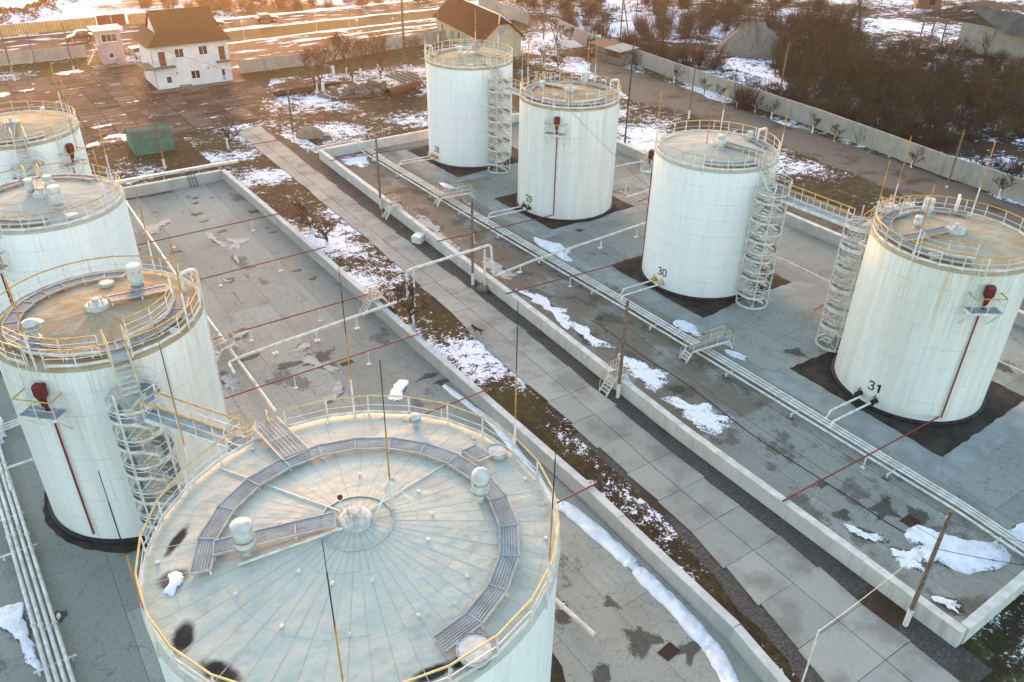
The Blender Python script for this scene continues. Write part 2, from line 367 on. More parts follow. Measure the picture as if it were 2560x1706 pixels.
def tank_mat(name, base, streak, rust=None, rust_amt=0.0, dirt=.35):
    t = NT(name, .5, 0, .35)
    x, y, z = t.sep()
    ang = t.math('ARCTAN2', y, x)
    ro = t.math('MULTIPLY', t.rnd(), 60.0); sv = t.comb(t.math('MULTIPLY', ang, 6.0), t.math('MULTIPLY', z, .05), ro)
    s1 = t.noise(1.0, 5, .65, sv); s2 = t.noise(4.5, 4, .7, sv)
    c = t.mix(t.math('MULTIPLY', t.ramp(s1, .40, .64), dirt), base, streak)
    up = t.ramp(z, 2.0, 11.9)
    c = t.mix(t.math('MULTIPLY', t.math('MULTIPLY', t.ramp(s2, .46, .66), up), .62), c, streak)
    if rust:
        sr = t.noise(1.6, 3, .6, t.comb(t.math('MULTIPLY', ang, 5.0), t.math('MULTIPLY', z, .03), ro))
        c = t.mix(t.math('MULTIPLY', t.math('MULTIPLY', t.ramp(sr, .56, .75), t.ramp(z, 4.0, 12.0)), rust_amt), c, rust)
    zz = t.math('FRACT', t.math('DIVIDE', t.math('SUBTRACT', z, .3), 1.4525))
    seam = t.math('LESS_THAN', zz, .02)
    row = t.math('FLOOR', t.math('DIVIDE', t.math('SUBTRACT', z, .3), 1.4525))
    vz = t.math('FRACT', t.math('ADD', t.math('MULTIPLY', ang, .875), t.math('MULTIPLY', row, .37)))
    vs = t.math('LESS_THAN', vz, .006)
    sn = t.noise(.8, 3); sm = t.math('MULTIPLY', t.math('MAXIMUM', seam, vs), t.ramp(sn, .3, .7))
    c = t.mix(t.math('MULTIPLY', sm, .62), c, (.22,.23,.22))
    fine = t.noise(11, 4, .7); c = t.mix(t.math('MULTIPLY', t.ramp(fine, .5, .8), .12), c, streak)
    t.col(c); b = t.noise(.5, 3); t.bump(t.math('ADD', b, t.math('MULTIPLY', seam, -.15)), .12, .12); t.rough(t.math('ADD', .36, t.math('MULTIPLY', s1, .2)))
    return t.mat
def roof_mat(name, base, tint, tint_amt, stain, nrad, blots=()):
    t = NT(name, .9, 0, .12)
    x, y, z = t.sep()
    ang = t.math('ARCTAN2', y, x); rad = t.math('SQRT', t.math('ADD', t.math('MULTIPLY', x, x), t.math('MULTIPLY', y, y)))
    rv = t.comb(t.math('MULTIPLY', ang, 2.6), t.math('MULTIPLY', rad, .35), 0.0)
    c = t.mix(t.math('MULTIPLY', t.ramp(t.noise(1.1, 6, .62, rv), .35, .62), tint_amt), base, tint)
    c = t.mix(t.math('MULTIPLY', t.ramp(t.noise(.7, 7, .64), .54, .72), .55), c, stain)
    w = t.math('DIVIDE', .02, t.math('MAXIMUM', rad, .3))
    k = t.math('MULTIPLY', ang, nrad/(2*math.pi)); fr = t.math('FRACT', k)
    dl = t.math('MULTIPLY', t.math('ABSOLUTE', t.math('SUBTRACT', fr, .5)), 2*math.pi/nrad)
    line = t.math('LESS_THAN', dl, w)
    sector = t.math('FLOOR', k); off = t.math('FRACT', t.math('MULTIPLY', t.math('SINE', t.math('MULTIPLY', sector, 7.3)), 3.1))
    rr = t.math('FRACT', t.math('ADD', t.math('DIVIDE', rad, 2.6), t.math('MULTIPLY', off, .5)))
    l2 = t.math('LESS_THAN', rr, .012)
    c = t.mix(t.math('MULTIPLY', t.math('MAXIMUM', line, l2), .38), c, [v*.45 for v in base])
    for (bx, by, rx, ry, rot, amt) in blots:
        v = t.map((1/rx, 1/ry, 0), (0,0,0), (0,0,0), t.map((1,1,1), (-(bx*math.cos(-rot)-by*math.sin(-rot)), -(bx*math.sin(-rot)+by*math.cos(-rot)), 0), (0,0,-rot)))
        ln = t.n.new('ShaderNodeVectorMath'); ln.operation = 'LENGTH'; t.lk(v, ln.inputs[0])
        d = t.math('ADD', ln.outputs['Value'], t.math('MULTIPLY', t.math('SUBTRACT', t.noise(2.2, 5, .6), .5), .75))
        c = t.mix(t.math('MULTIPLY', t.math('SUBTRACT', 1.0, t.ramp(d, .55, 1.15)), amt), c, (.022,.018,.02))
    fine = t.noise(9, 4, .7); c = t.mix(t.math('MULTIPLY', t.ramp(fine, .5, .8), .15), c, stain)
    b = t.noise(.75, 3, .5)
    t.col(c); t.bump(t.math('ADD', t.math('MULTIPLY', b, 1.0), t.math('MULTIPLY', line, -.05)), .6, .35); return t.mat
SHELL = (.765,.80,.79); STREAK = (.62,.645,.62)
M['grey_white'] = varied('grey_white_frame_paint', (.40,.41,.395), (.29,.295,.28), 2, .5)
M['fitting'] = varied('roof_fitting_paint', (.56,.57,.54), (.42,.42,.38), 3, .55)
M['grate'] = varied('galvanised_grating', (.33,.36,.37), (.23,.25,.255), 1.2, .65)
#PART2
# ------------------------------------------------------------------ ground, road, floors
def jag(poly, step=.6, amp=.12):
    out = []
    for a, b in zip(poly, poly[1:]+poly[:1]):
        n = max(1, int(math.hypot(b[0]-a[0], b[1]-a[1])/step))
        for k in range(n): u = k/n; out.append((a[0]+(b[0]-a[0])*u+random.uniform(-amp,amp), a[1]+(b[1]-a[1])*u+random.uniform(-amp,amp)))
    return out
def struct(name, polys, mt, z):
    mb = MB()
    if name in ('soil_patch', 'gravel_strip', 'grass_verge', 'gravel_track', 'lawn'): polys = [jag(p, *((.5,.09) if name == 'soil_patch' else (.8,.22) if name != 'gravel_track' else (2,.6))) for p in polys]
    for p in polys: mb.sheet(p, z)
    return mb.build(name, mt, kind='structure')
struct('ground', [[(-300,-200),(700,-200),(700,600),(-300,600)]], M['ground'], 0)
struct('wild_field', [[(103.5,-60),(102,40),(104,80),(106,115),(110,146),(118,190),(160,330),(690,330),(690,-60)]], M['wild'], .012)
struct('snow_field', [[(-120,193),(52,193),(60,260),(70,420),(-120,420)]], M['farsnow'], .012)
struct('grass_field', [[(38,94.8),(36.6,130),(62,136),(88,128),(99,122),(88,96),(70.8,95.3)]], M['grass'], .012)
struct('lawn', [[(-40,155.5),(27,155.5),(27,166),(-40,166)], [(39.5,136),(60,133),(84,138),(84,145),(39.5,141)], [(43,164.6),(102,168),(104,176),(50,175.4)]], M['lawn'], .016)
struct('asphalt_yard', [[(39.5,141.6),(54,141.4),(84,146.5),(98,160),(97,166.5),(43,164.4),(39,160)], [(-60,167),(39,167),(45,190),(-60,190)]], M['asphalt'], .022)
struct('highway', [[(44,176.2),(102,177),(150,186),(260,190),(260,203),(150,199),(100,187.8),(44,186.6)]], M['asphalt'], .03)
struct('grass_verge', [[(25.2,11),(27.4,11.5),(29.4,28),(30.8,56),(31.0,111),(24.2,112),(24.6,90)]], M['verge'], .02)
struct('gravel_strip', [[(32.6,8),(34.9,8),(35.9,60),(36.6,96),(34.6,112),(33.6,100),(33.4,40)], [(27.0,8),(28.2,14),(29.5,26),(29.6,34),(28.9,34),(28.4,24),(26.6,14),(25.8,8)]], M['gravel'], .026)
struct('gravel_track', [[(100.2,122),(99.6,98),(98.4,80),(98.2,57),(97,35),(96,-10),(86,-10),(88,35),(88.8,54),(90.6,66.5),(90.4,80),(88,95.5),(93,112)], [(71,10),(80,10),(80,44),(74,70),(71,84)]], M['track'], .02)
struct('bund_floor', [[(-40,-20),(24.8,-20),(24.8,11.5),(25.4,16),(25.5,30),(24.2,94),(-40,94)]], M['floor_left'], .03)
struct('bund_floor', [[(34.9,9.8),(70.1,9.8),(70.1,95),(36.3,95)]], M['floor_right'], .03)
struct('soil_patch', [[(46.9,92.4),(47.4,80.4),(53.4,80.9),(59.2,81.0),(59.2,92.6)]], M['soil'], .046)
struct('soil_patch', [[(47.4,72.6),(48.0,62.3),(59.4,62.5),(59.2,72.6)]], M['soil'], .046)
struct('soil_patch', [[(47.7,52.8),(48.0,40.6),(53.8,41.2),(59.8,41.0),(59.6,52.8)]], M['soil'], .046)
struct('soil_patch', [[(48.0,31.5),(48.1,18.7),(59.8,19.2),(59.9,31.2)]], M['soil'], .046)
for cx, cy in ((3.5,45.1),(8.24,22.11),(3.57,64.3),(3.94,83.79)):
    rr = 9.0 if cx > 8 else 6.1
    struct('soil_patch', [[(cx+rr*math.cos(R(k*15))*random.uniform(.96,1.05), cy+rr*math.sin(R(k*15))*random.uniform(.96,1.05)) for k in range(24)]], M['soil'], .046)
for cy0, cy1 in ((79.0,93.8),(61.0,74.0),(39.2,54.2),(17.2,33.0)):   # sloped concrete skirts round each soil square
    struct('concrete_apron', [[(45.2,cy1),(45.8,cy0),(47.9,cy0+1.6),(47.2,cy1-1.4)], [(45.8,cy0),(61.4,cy0+.2),(59.8,cy0+2.0),(48.1,cy0+1.6)]], M['apron'], .039)
def lerp(tab, y):
    for (a, u), (b, v) in zip(tab, tab[1:]):
        if a <= y <= b: return u+(v-u)*(y-a)/(b-a)
    return tab[0][1] if y < tab[0][0] else tab[-1][1]
mb = MB(); y = 8.2
Lt = [(8,26.9),(12,27.3),(16,28.1),(24,29.2),(31,29.35),(46,29.8),(54,30.3),(72,30.8),(110,30.9)]; Rt = [(8,32.9),(27,33.2),(34,33.4),(48,33.9),(85,34.0),(112,34.4)]
while y < 110:
    L = 2.95+random.uniform(-.12,.12)
    for sd in (0, 1):
        yy0 = y+(0 if sd == 0 else random.uniform(-.015,.015)); yy1 = yy0+L-.028
        def edge(yv, w): 
            l, r_ = lerp(Lt, yv), lerp(Rt, yv); cxx = r_-1.95-(.15 if yv < 30 else 0)
            return {0: l, 1: cxx-.025, 2: cxx+.025, 3: r_}[w]
        j0, j1 = random.uniform(-.14,.14), random.uniform(-.14,.14)
        if sd == 0: poly = [(edge(yy0,0)+j0,yy0),(edge(yy0,1),yy0),(edge(yy1,1),yy1),(edge(yy1,0)+j1,yy1)]
        else: poly = [(edge(yy0,2),yy0),(edge(yy0,3)+j0,yy0),(edge(yy1,3)+j1,yy1),(edge(yy1,2),yy1)]
        mb.prism(poly, .0, .09+random.uniform(0,.02))
    y += L
mb.build('concrete_road', M['slab'], kind='structure')
mb = MB()
for i in range(14):
    for j in range(27):
        x, y = .5+i*3.06, 114.5+j*1.52
        if x > 34+(y-115)*.5 or (26 < x < 41 and y > 135) or (x < 12 and y < 116): continue
        if random.random() < .03: continue
        mb.box((x, y, .02+random.uniform(0,.02)), (2.9+random.uniform(-.05,.02), 1.38+random.uniform(-.05,.02), .06), R(random.uniform(-.6,.6)))
struct('yard_soil', [[(-6,114),(35,114),(38,122),(45,136),(42,155.5),(-6,155.5)]], M['soil'], .014)
mb.build('paved_yard', M['yard'], kind='structure')

# ------------------------------------------------------------------ walls
def wallrun(name, pts, h, th, seg, label, mats, cat='wall', cop=True, group=None, gap=.012):
    """panel wall with a coping, built panel by panel along a path"""
    P = [Vector((*p, 0)) for p in pts]
    t = thing(name, label, cat, (P[0]+P[-1])/2, group)
    b = MB(); c = MB()
    for a, e in zip(P, P[1:]):
        d = e-a; L = d.length; n = max(1, round(L/seg)); d /= L
        for k in range(n):
            p0 = a+d*(L*k/n+gap/2); p1 = a+d*(L*(k+1)/n-gap/2); j = random.uniform(-.015,.015)
            zc = (h-.1 if cop else h)+j
            b.bar(p0+Vector((0,0,zc/2)), p1+Vector((0,0,zc/2)), th, zc)
            if cop: c.bar(p0+Vector((0,0,zc+.052)), p1+Vector((0,0,zc+.052)), th+.08, .1)
    b.build('panels', mats[0], t)
    if cop: c.build('coping', mats[1], t)
    return t
wallrun('bund_wall', [(25.35,16.2),(25.6,28.4),(24.9,60),(24.5,78),(24.0,94.2)], 1.2, .42, 3.0, 'long grey concrete bund wall along the left side of the slab road', (M['wall'], M['coping_grey']))
wallrun('bund_wall', [(23.7,94.25),(-30,94.25)], 1.2, .4, 3.0, 'grey concrete bund wall across the far end of the left tank yard', (M['wall'], M['coping_grey']))
wallrun('bund_wall', [(25.33,16.17),(24.75,12.2),(24.3,8.5),(23.8,4)], 1.2, .42, 1.9, 'short bent end of the grey bund wall at the bottom edge beside the snow bank', (M['wall'], M['coping_grey']))
wallrun('bund_wall', [(34.75,9.6),(34.7,30),(35.4,49),(36.3,95.0)], 1.2, .42, 3.0, 'long whitewashed bund wall along the right side of the slab road', (M['wall_white'], M['coping']))
wallrun('bund_wall', [(36.6,95.05),(70,95.05)], 1.2, .4, 3.0, 'whitewashed bund wall across the far end, behind tank 28', (M['wall_white'], M['coping']))
wallrun('bund_wall', [(35.05,9.75),(45,9.9),(60,10)], 1.2, .42, 2.0, 'whitewashed bund wall at the near right corner with an orange stain on top', (M['wall_white'], M['coping']))
wallrun('bund_wall', [(70.2,10.4),(70.2,94.7)], 1.2, .4, 3.0, 'grey concrete bund wall behind the right row of tanks', (M['wall'], M['coping']))
mb = MB(); mb.bb(39.0,39.6,9.72,9.98,1.21,1.216)
wallrun('perimeter_wall', [(96.5,-20),(97.6,25),(98.4,50),(99.8,61),(101.0,72),(101.6,84.5),(102.6,100),(103.6,112),(104.6,126),(108.5,143.5)], 2.6, .22, 6.0, 'long tall weathered concrete panel wall beyond the gravel track on the right', (M['perim'], M['perim']), cop=False, gap=.05)
a, b_ = Q(1,0,1990,60), Q(2,0,400,208)
wallrun('perimeter_wall', [(a.x,a.y),(b_.x,b_.y)], 2.6, .25, 4.0, 'pale concrete wall running up to the top edge behind the brown roofed building', (M['perim'], M['perim']), cop=False, gap=.05)
wallrun('panel_fence', [(41.4,141.1),(54.3,141.1),(72,144.5),(84,146)], 2.1, .16, 3.0, 'grey concrete panel fence between the bare trees and the asphalt yard', (M['perim'], M['perim']), 'fence', cop=False, gap=.06)
wallrun('panel_fence', [(-40,166.3),(22.4,166.3)], 2.0, .16, 3.0, 'grey concrete panel fence on the left, beyond the lawn and gatehouse', (M['perim'], M['perim']), 'fence', cop=False, gap=.06)
# plank fence with a brown gate
M['ochre'] = varied('ochre_metal_sheet', (.42,.25,.08), (.33,.18,.055), .9, .6)
M['gate'] = varied('brown_gate', (.16,.05,.028), (.12,.04,.024), 1, .6)
t = thing('sheet_fence', 'long ochre yellow sheet metal fence with a wide brown gate', 'fence', (20,191.2,0))
b = MB(); g = MB(); p = MB()
x = -40
while x < 39:
    if not (28.6 < x < 34.6): b.bb(x, x+.46, 191.15+.03*(int(x*2) % 2), 191.25+.03*(int(x*2) % 2), .1, 2.1+random.uniform(-.03,.03))
    x += .5
for k in range(34):
    x = -40+k*2.4
    if not (29 < x < 34.5): p.bb(x-.06, x+.06, 191.3, 191.42, 0, 2.15)
b.build('panels', M['ochre'], t); p.build('post', M['rust'], t)
g.bb(29.1,31.8,191.1,191.2,.1,2.3); g.bb(31.86,34.5,191.1,191.2,.1,2.3); g.build('gate_leaf', M['gate'], t)

# ------------------------------------------------------------------ buildings
def wallholes(mb, x0, x1, z0, z1, y): mb.bb(x0, x1, y-.1, y+.1, z0, z1)
def window(parent, cx, cz, w, h, y, nx=2, dirx=(1,0), depth=.09):
    f = MB(); fr = .07
    f.bb(cx-w/2, cx+w/2, y-depth, y, cz+h/2-fr, cz+h/2); f.bb(cx-w/2, cx+w/2, y-depth, y, cz-h/2, cz-h/2+fr)
    for k in range(nx+1):
        xx = cx-w/2+fr/2+(w-fr)*k/nx; f.bb(xx-fr/2, xx+fr/2, y-depth+.003, y-.003, cz-h/2+fr, cz+h/2-fr)
    o = f.build('window', M['frame_white'], parent)
    g = MB(); g.bb(cx-w/2+fr, cx+w/2-fr, y-.03, y-.012, cz-h/2+fr, cz+h/2-fr); g.build('pane', M['glass'], o)
    s = MB(); s.bb(cx-w/2-.08, cx+w/2+.08, y-.2, y-.002, cz-h/2-.06, cz-h/2-.003); s.build('sill', M['frame_white'], o)
    return o
def door(parent, cx, z0, w, h, y, mt, glass=True):
    f = MB(); f.bb(cx-w/2, cx+w/2, y-.08, y-.005, z0, z0+h)
    o = f.build('door', mt, parent)
    if glass:
        g = MB(); g.bb(cx-w/2+.15, cx+w/2-.15, y-.1, y-.083, z0+h*.45, z0+h-.2); g.build('pane', M['glass'], o)
    k = MB(); k.bb(cx+w/2-.16, cx+w/2-.06, y-.13, y-.082, z0+h*.45-.04, z0+h*.45); k.build('handle', M['grey_steel'], o)
    return o
M['house_wall'] = varied('house_white_render', (.76,.72,.70), (.64,.60,.58), .5, .85)
M['house_roof'] = NT('house_metal_roof', .8, 0, .05)
t = M['house_roof']; f = t.noise(1.2, 4); zz = t.math('FRACT', t.math('MULTIPLY', t.sep()[2], 3.2)); xx = t.math('FRACT', t.math('MULTIPLY', t.sep()[0], 5))
c = t.mix(f, (.095,.062,.036), (.07,.045,.028)); c = t.mix(t.math('MULTIPLY', t.math('LESS_THAN', zz, .12), .4), c, (.05,.03,.02)); t.col(c); t.bump(t.math('ADD', zz, xx), .3, .05); M['house_roof'] = t.mat
H = thing('house', 'white two storey house with a steep brown tiled roof and balconies', 'house', (33.2,141.5,0))
b = MB(); b.bb(27.4,39.0,137.2,145.8,0,6.55)
b.face([(28.95,137.6,6.5),(28.95,145.4,6.5),(28.95,141.5,10.55)]); b.face([(38.15,137.6,6.5),(38.15,141.5,10.55),(38.15,145.4,6.5)])
b.build('wall', M['house_wall'], H)
bd = MB(); bd.bb(27.36,39.04,137.15,137.19,3.15,3.35); bd.build('belt_course', M['house_wall'], H)
rf = MB()
ex0, ex1, ey0, ey1, ez, kz = 26.75, 39.65, 136.45, 146.55, 6.5, 8.15
yk0 = ey0+(141.5-ey0)*(kz-ez)/(10.75-ez); yk1 = ey1-(ey1-141.5)*(kz-ez)/(10.75-ez)
gx0, gx1 = 28.75, 38.35
for dz in (0, -.14):
    rf.face([(ex0,ey0,ez+dz),(ex1,ey0,ez+dz),(gx1,yk0,kz+dz),(gx0,yk0,kz+dz)]); rf.face([(gx0,yk0,kz+dz),(gx1,yk0,kz+dz),(gx1,141.5,10.75+dz),(gx0,141.5,10.75+dz)])
    rf.face([(ex0,ey1,ez+dz),(gx0,yk1,kz+dz),(gx1,yk1,kz+dz),(ex1,ey1,ez+dz)]); rf.face([(gx0,yk1,kz+dz),(gx0,141.5,10.75+dz),(gx1,141.5,10.75+dz),(gx1,yk1,kz+dz)])
    rf.face([(ex0,ey0,ez+dz),(gx0,yk0,kz+dz),(gx0,yk1,kz+dz),(ex0,ey1,ez+dz)]); rf.face([(ex1,ey0,ez+dz),(ex1,ey1,ez+dz),(gx1,yk1,kz+dz),(gx1,yk0,kz+dz)])
rf.tube([(gx0,141.5,10.78),(gx1,141.5,10.78)], .12, 6)
rf.build('roof', M['house_roof'], H)
gt = MB(); gt.tube([(ex0,ey0-.06,ez-.06),(ex1,ey0-.06,ez-.06)], .08, 6); gt.tube([(39.2,136.6,6.4),(39.15,137.05,6.1),(39.15,137.05,.1)], .06, 6); gt.tube([(27.2,136.6,6.4),(27.25,137.05,6.1),(27.25,137.05,.1)], .06, 6); gt.build('gutter', M['grey_steel'], H)
for cx, cz, w, h in ((31.4,5.2,1.35,1.35),(35.05,5.25,1.35,1.35),(33.3,1.75,1.4,1.3)): window(H, cx, cz, w, h, 137.2)
window(H, 30.0, 1.0, .01, .01, 137.2) if False else None
door(H, 28.75, 3.55, .95, 2.1, 137.2, M['brown_door'], False); door(H, 37.9, 3.45, .95, 2.1, 137.2, M['brown_door'], False)
door(H, 29.2, .1, 1.0, 2.0, 137.2, M['frame_white']); o = door(H, 37.65, .15, .75, 2.1, 137.2, M['frame_white'])
bl = MB(); bl.bb(37.4,37.9,137.09,137.115,.3,1.0); bl.build('panel', M['blue_door'], o)
for cx, cz in ((30.55,2.35),(35.4,2.6)):
    u = MB(); u.bb(cx-.4,cx+.4,136.85,137.17,cz-.28,cz+.28); u.mi = 1; u.lathe([(.2,0),(.2,.02)], (cx-.08,136.84,cz), 14); 
    for i in range(len(u.v)-28, len(u.v)):
        v = u.v[i]; u.v[i] = (v[0], 136.84-(v[2]-cz), cz+(v[1]-136.84))
    u.build('air_conditioner', [M['frame_white'], M['grey_steel']], H)
def balcony(x0, x1, z, nm):
    s = MB(); s.bb(x0,x1,136.2,137.16,z-.16,z); o = s.build('balcony', M['concrete_block'], H)
    r_ = MB()
    n = int((x1-x0)/.22)
    for k in range(n+1): r_.tube([(x0+.03+(x1-x0-.06)*k/n,136.24,z),(x0+.03+(x1-x0-.06)*k/n,136.24,z+1.0)], .012, 4)
    for e in (x0+.04, x1-.04): r_.tube([(e,137.1,z+1.0),(e,136.24,z+1.0)], .02, 5)
    r_.tube([(x0+.03,136.24,z+1.0),(x1-.03,136.24,z+1.0)], .022, 5); r_.build('railing', M['grey_steel'], o)
balcony(25.7, 30.4, 3.5, 'a'); balcony(36.7, 40.4, 3.4, 'b')
s = MB(); s.bb(25.7,27.36,137.2,141,3.34,3.5)
for k in range(16): s.box((26.1-.04*k if False else 25.35, 136.4+(k*.24-2.0)*0+ .23*k*.55-0.2, 3.3-.2*k if False else .2*k+.15), (1.0,.28,.05))
for xx in (24.85,25.85): s.bar((xx,136.1,0.1),(xx,138.4,3.4),.05,.2)
s.build('outside_stair', M['concrete_block'], H)
pv = MB(); pv.bb(26.2,40.6,135.6,137.1,.01,.14); pv.bb(31.5,34.2,134.2,135.5,.01,.1); pv.build('doorstep', M['concrete_block'], H)
bn = MB(); bn.bb(30.4,32.2,136.3,136.7,.42,.5); bn.bb(30.5,30.6,136.3,136.7,.14,.42); bn.bb(32.0,32.1,136.3,136.7,.14,.42)
single(bn, 'bench', M['wood'], 'low wooden bench against the front of the white house', 'bench')
# gatehouse
GH = thing('gatehouse', 'small two storey pinkish gatehouse with a wide upper window and flat roof', 'gatehouse', (25.3,159.6,0))
M['gh_wall'] = varied('gatehouse_render', (.46,.36,.36), (.38,.30,.30), .6, .85)
b = MB(); b.bb(23.6,27.2,158.1,161.2,0,5.6); b.bb(23.0,23.6,158.4,160.8,2.9,3.1); b.build('wall', M['gh_wall'], GH)
b = MB(); b.bb(22.9,27.7,157.5,161.7,5.6,5.78); b.build('roof', M['frame_white'], GH)
window(GH, 25.3, 4.35, 2.5, 1.3, 158.1, 3); window(GH, 25.1, 1.5, .8, .9, 158.1, 1)
b = MB(); b.bb(21.4,27.9,155.9,158.05,.01,.18); b.bb(20.8,23.5,155.2,155.85,.01,.12); b.build('doorstep', M['concrete_block'], GH)
b = MB(); b.tube([(21.2,158.3,0.2),(23.2,158.6,3.0)], .05, 5); b.tube([(21.2,159.3,0.2),(23.2,159.5,3.0)], .05, 5)
for k in range(8): b.bar((21.3+k*.25,158.3,.4+k*.35),(21.3+k*.25,159.3,.4+k*.35),.22,.03)
b.tube([(21.2,158.3,1.2),(23.2,158.6,4.0),(23.5,158.6,4.0)], .025, 5); b.tube([(21.2,158.3,.2),(21.2,158.3,1.2)], .025, 5); b.build('outside_stair', M['grey_steel'], GH)
b = MB(); b.bb(25.6,27.0,157.2,158.0,.19,.95); b.build('grey_box', M['grey_steel'], GH)
# green garage
M['green'] = varied('green_garage_paint', (.045,.20,.15), (.035,.15,.115), 1.2, .55); M['green_pale'] = varied('faded_green_roof', (.065,.15,.115), (.05,.115,.09), 1.0, .9, spec=.03)
G = thing('garage', 'green metal garage with a faded chamfered roof on the dead grass', 'garage', (19.5,110,0))
prof = [(107.75,0),(107.75,1.75),(108.9,2.65),(110.9,2.65),(111.9,1.75),(111.9,0)]
b = MB()
for xx in (17.25, 21.95): b.face([(xx,p_[0],p_[1]-.03 if p_[1] > 0 else 0) for p_ in prof])
b.face([(17.25,107.75,0),(21.95,107.75,0),(21.95,107.75,1.72),(17.25,107.75,1.72)]); b.face([(17.25,111.9,0),(17.25,111.9,1.72),(21.95,111.9,1.72),(21.95,111.9,0)])
b.build('wall', M['green'], G)
b = MB()
for (p0, p1) in zip(prof[1:], prof[2:5]): b.face([(17.1,p0[0],p0[1]+.01),(22.1,p0[0],p0[1]+.01),(22.1,p1[0],p1[1]+.01),(17.1,p1[0],p1[1]+.01)])
for xx in (18.4,19.6,20.8): b.bb(xx-.02,xx+.02,108.95,110.85,2.665,2.70)
b.build('roof', M['green_pale'], G)
# yellow building with brown half-hipped roof
M['cream'] = varied('cream_render', (.47,.40,.27), (.38,.31,.21), .5, .85); M['brownroof'] = varied('brown_tiles', (.05,.028,.021), (.03,.018,.014), 1.5, .9, 0, .3, spec=.03)
Y_ = thing('office_building', 'long cream building with a dark brown half hipped roof', 'building', (87.5,140,0))
U = Vector((.146,.989,0)); Wv = Vector((.989,-.146,0)); O0 = Vector((82.3,129.1,0))
def L_(l, w, z): return O0+U*l+Wv*w+Vector((0,0,z))
b = MB()
for (A, B) in (((0,0),(0,7.2)),((0,7.2),(24,7.2)),((24,7.2),(24,0)),((24,0),(0,0))): b.face([L_(*A,0),L_(*B,0),L_(*B,3.6),L_(*A,3.6)])
for l in (0,24): b.face([L_(l,0,3.6),L_(l,7.2,3.6),L_(l,4.6,5.9),L_(l,2.6,5.9)])
b.build('wall', M['cream'], Y_)
b = MB()
for dz in (0,-.12):
    b.face([L_(-.6,-.7,3.3+dz),L_(24.6,-.7,3.3+dz),L_(24.6,2.4,6.0+dz),L_(22.6,3.6,7.1+dz),L_(1.4,3.6,7.1+dz),L_(-.6,2.4,6.0+dz)])
    b.face([L_(-.6,7.9,3.3+dz),L_(-.6,4.8,6.0+dz),L_(1.4,3.6,7.1+dz),L_(22.6,3.6,7.1+dz),L_(24.6,4.8,6.0+dz),L_(24.6,7.9,3.3+dz)])
    b.face([L_(-.6,2.4,6.0+dz),L_(1.4,3.6,7.1+dz),L_(-.6,4.8,6.0+dz)]); b.face([L_(24.6,2.4,6.0+dz),L_(24.6,4.8,6.0+dz),L_(22.6,3.6,7.1+dz)])
rfY = b.build('roof', M['brownroof'], Y_)
b = MB(); b.tube([L_(1.4,3.6,7.15),L_(22.6,3.6,7.15)], .11, 6); b.tube([L_(1.4,3.6,7.15),L_(-.6,2.4,6.05)], .09, 6); b.tube([L_(1.4,3.6,7.15),L_(-.6,4.8,6.05)], .09, 6); b.build('ridge_flashing', M['white'], rfY)
def obox(l, w, z, dl, dw, dz): 
    q = MB(); q.bar(L_(l-dl/2,w,z), L_(l+dl/2,w,z), dw, dz); return q
for l in (4,6.2,12,20.5): 
    o = obox(l,-.03,1.9,.95,.1,1.3).build('window', M['frame_white'], Y_); obox(l,-.07,1.9,.8,.08,1.12).build('pane', M['glass'], o)
for l, mt in ((9.2,'teal'),(15.5,'teal')):
    if 'teal' not in M: M['teal'] = varied('teal_door_paint', (.07,.33,.30), (.05,.25,.24), 2, .6)
    obox(l,-.05,1.1,1.7,.12,2.1).build('door', M[mt], Y_)
q = MB(); q.bar(L_(-.05,2.7,4.6), L_(-.05,3.9,4.6), .1, 1.5); q.build('hatch_door', M['grey_steel'], Y_)
q = MB(); q.bar(L_(-.02,.0,4.15), L_(-.02,7.2,4.15), .05, .08); q.build('belt_course', M['grey_steel'], Y_)
# open shed and canopies by the perimeter wall
M['sheet'] = varied('grey_corrugated_sheet', (.38,.38,.37), (.28,.27,.26), .8, .6)
S = thing('open_shed', 'low open fronted shed with a grey sheet roof against the perimeter wall', 'shed', (102.3,117,0))
b = MB(); b.bb(100.4,100.55,113,121,0,1.1); b.bb(100.4,103.9,112.85,113,0,1.9); b.bb(103.75,103.9,113,121,0,2.4); b.build('wall', M['concrete_block'], S)
for k in range(5): q = MB(); q.bb(100.42,100.54,113.1+k*1.9,113.22+k*1.9,1.1,2.5); q.build('post', M['wood'], S)
b = MB(); b.face([(99.7,112.4,2.5),(104.2,112.4,2.85),(104.2,116.8,2.85),(99.7,116.8,2.5)]); b.face([(99.7,112.4,2.44),(104.2,112.4,2.79),(104.2,116.8,2.79),(99.7,116.8,2.44)])
for k in range(8): b.bar((99.72,112.6+k*.58,2.53),(104.15,112.6+k*.58,2.88),.05,.03)
b.build('roof', M['sheet'], S)
b = MB(); b.face([(99.8,116.85,2.5),(104.2,116.85,2.8),(104.2,121.6,2.8),(99.8,121.6,2.5)]); b.build('roof', M['rust'], S)
S = thing('canopy', 'small pitched grey sheet canopy on posts beside the gravel track', 'canopy', (97.5,124,0))
b = MB(); b.face([(95.6,121.7,1.9),(98.6,121.2,2.0),(99.6,125.4,2.3),(96.4,126,2.2)]); b.face([(95.6,121.7,1.84),(98.6,121.2,1.94),(99.6,125.4,2.24),(96.4,126,2.14)]); b.build('roof', M['sheet'], S)
for (x, y) in ((95.9,121.9),(98.4,121.5),(99.3,125.2),(96.6,125.7)): q = MB(); q.bb(x-.05,x+.05,y-.05,y+.05,0,1.9); q.build('post', M['wood'], S)
S = thing('brick_kiosk', 'small whitewashed brick kiosk frame beside the perimeter wall', 'kiosk', tuple(Q(2,0,940,420)))
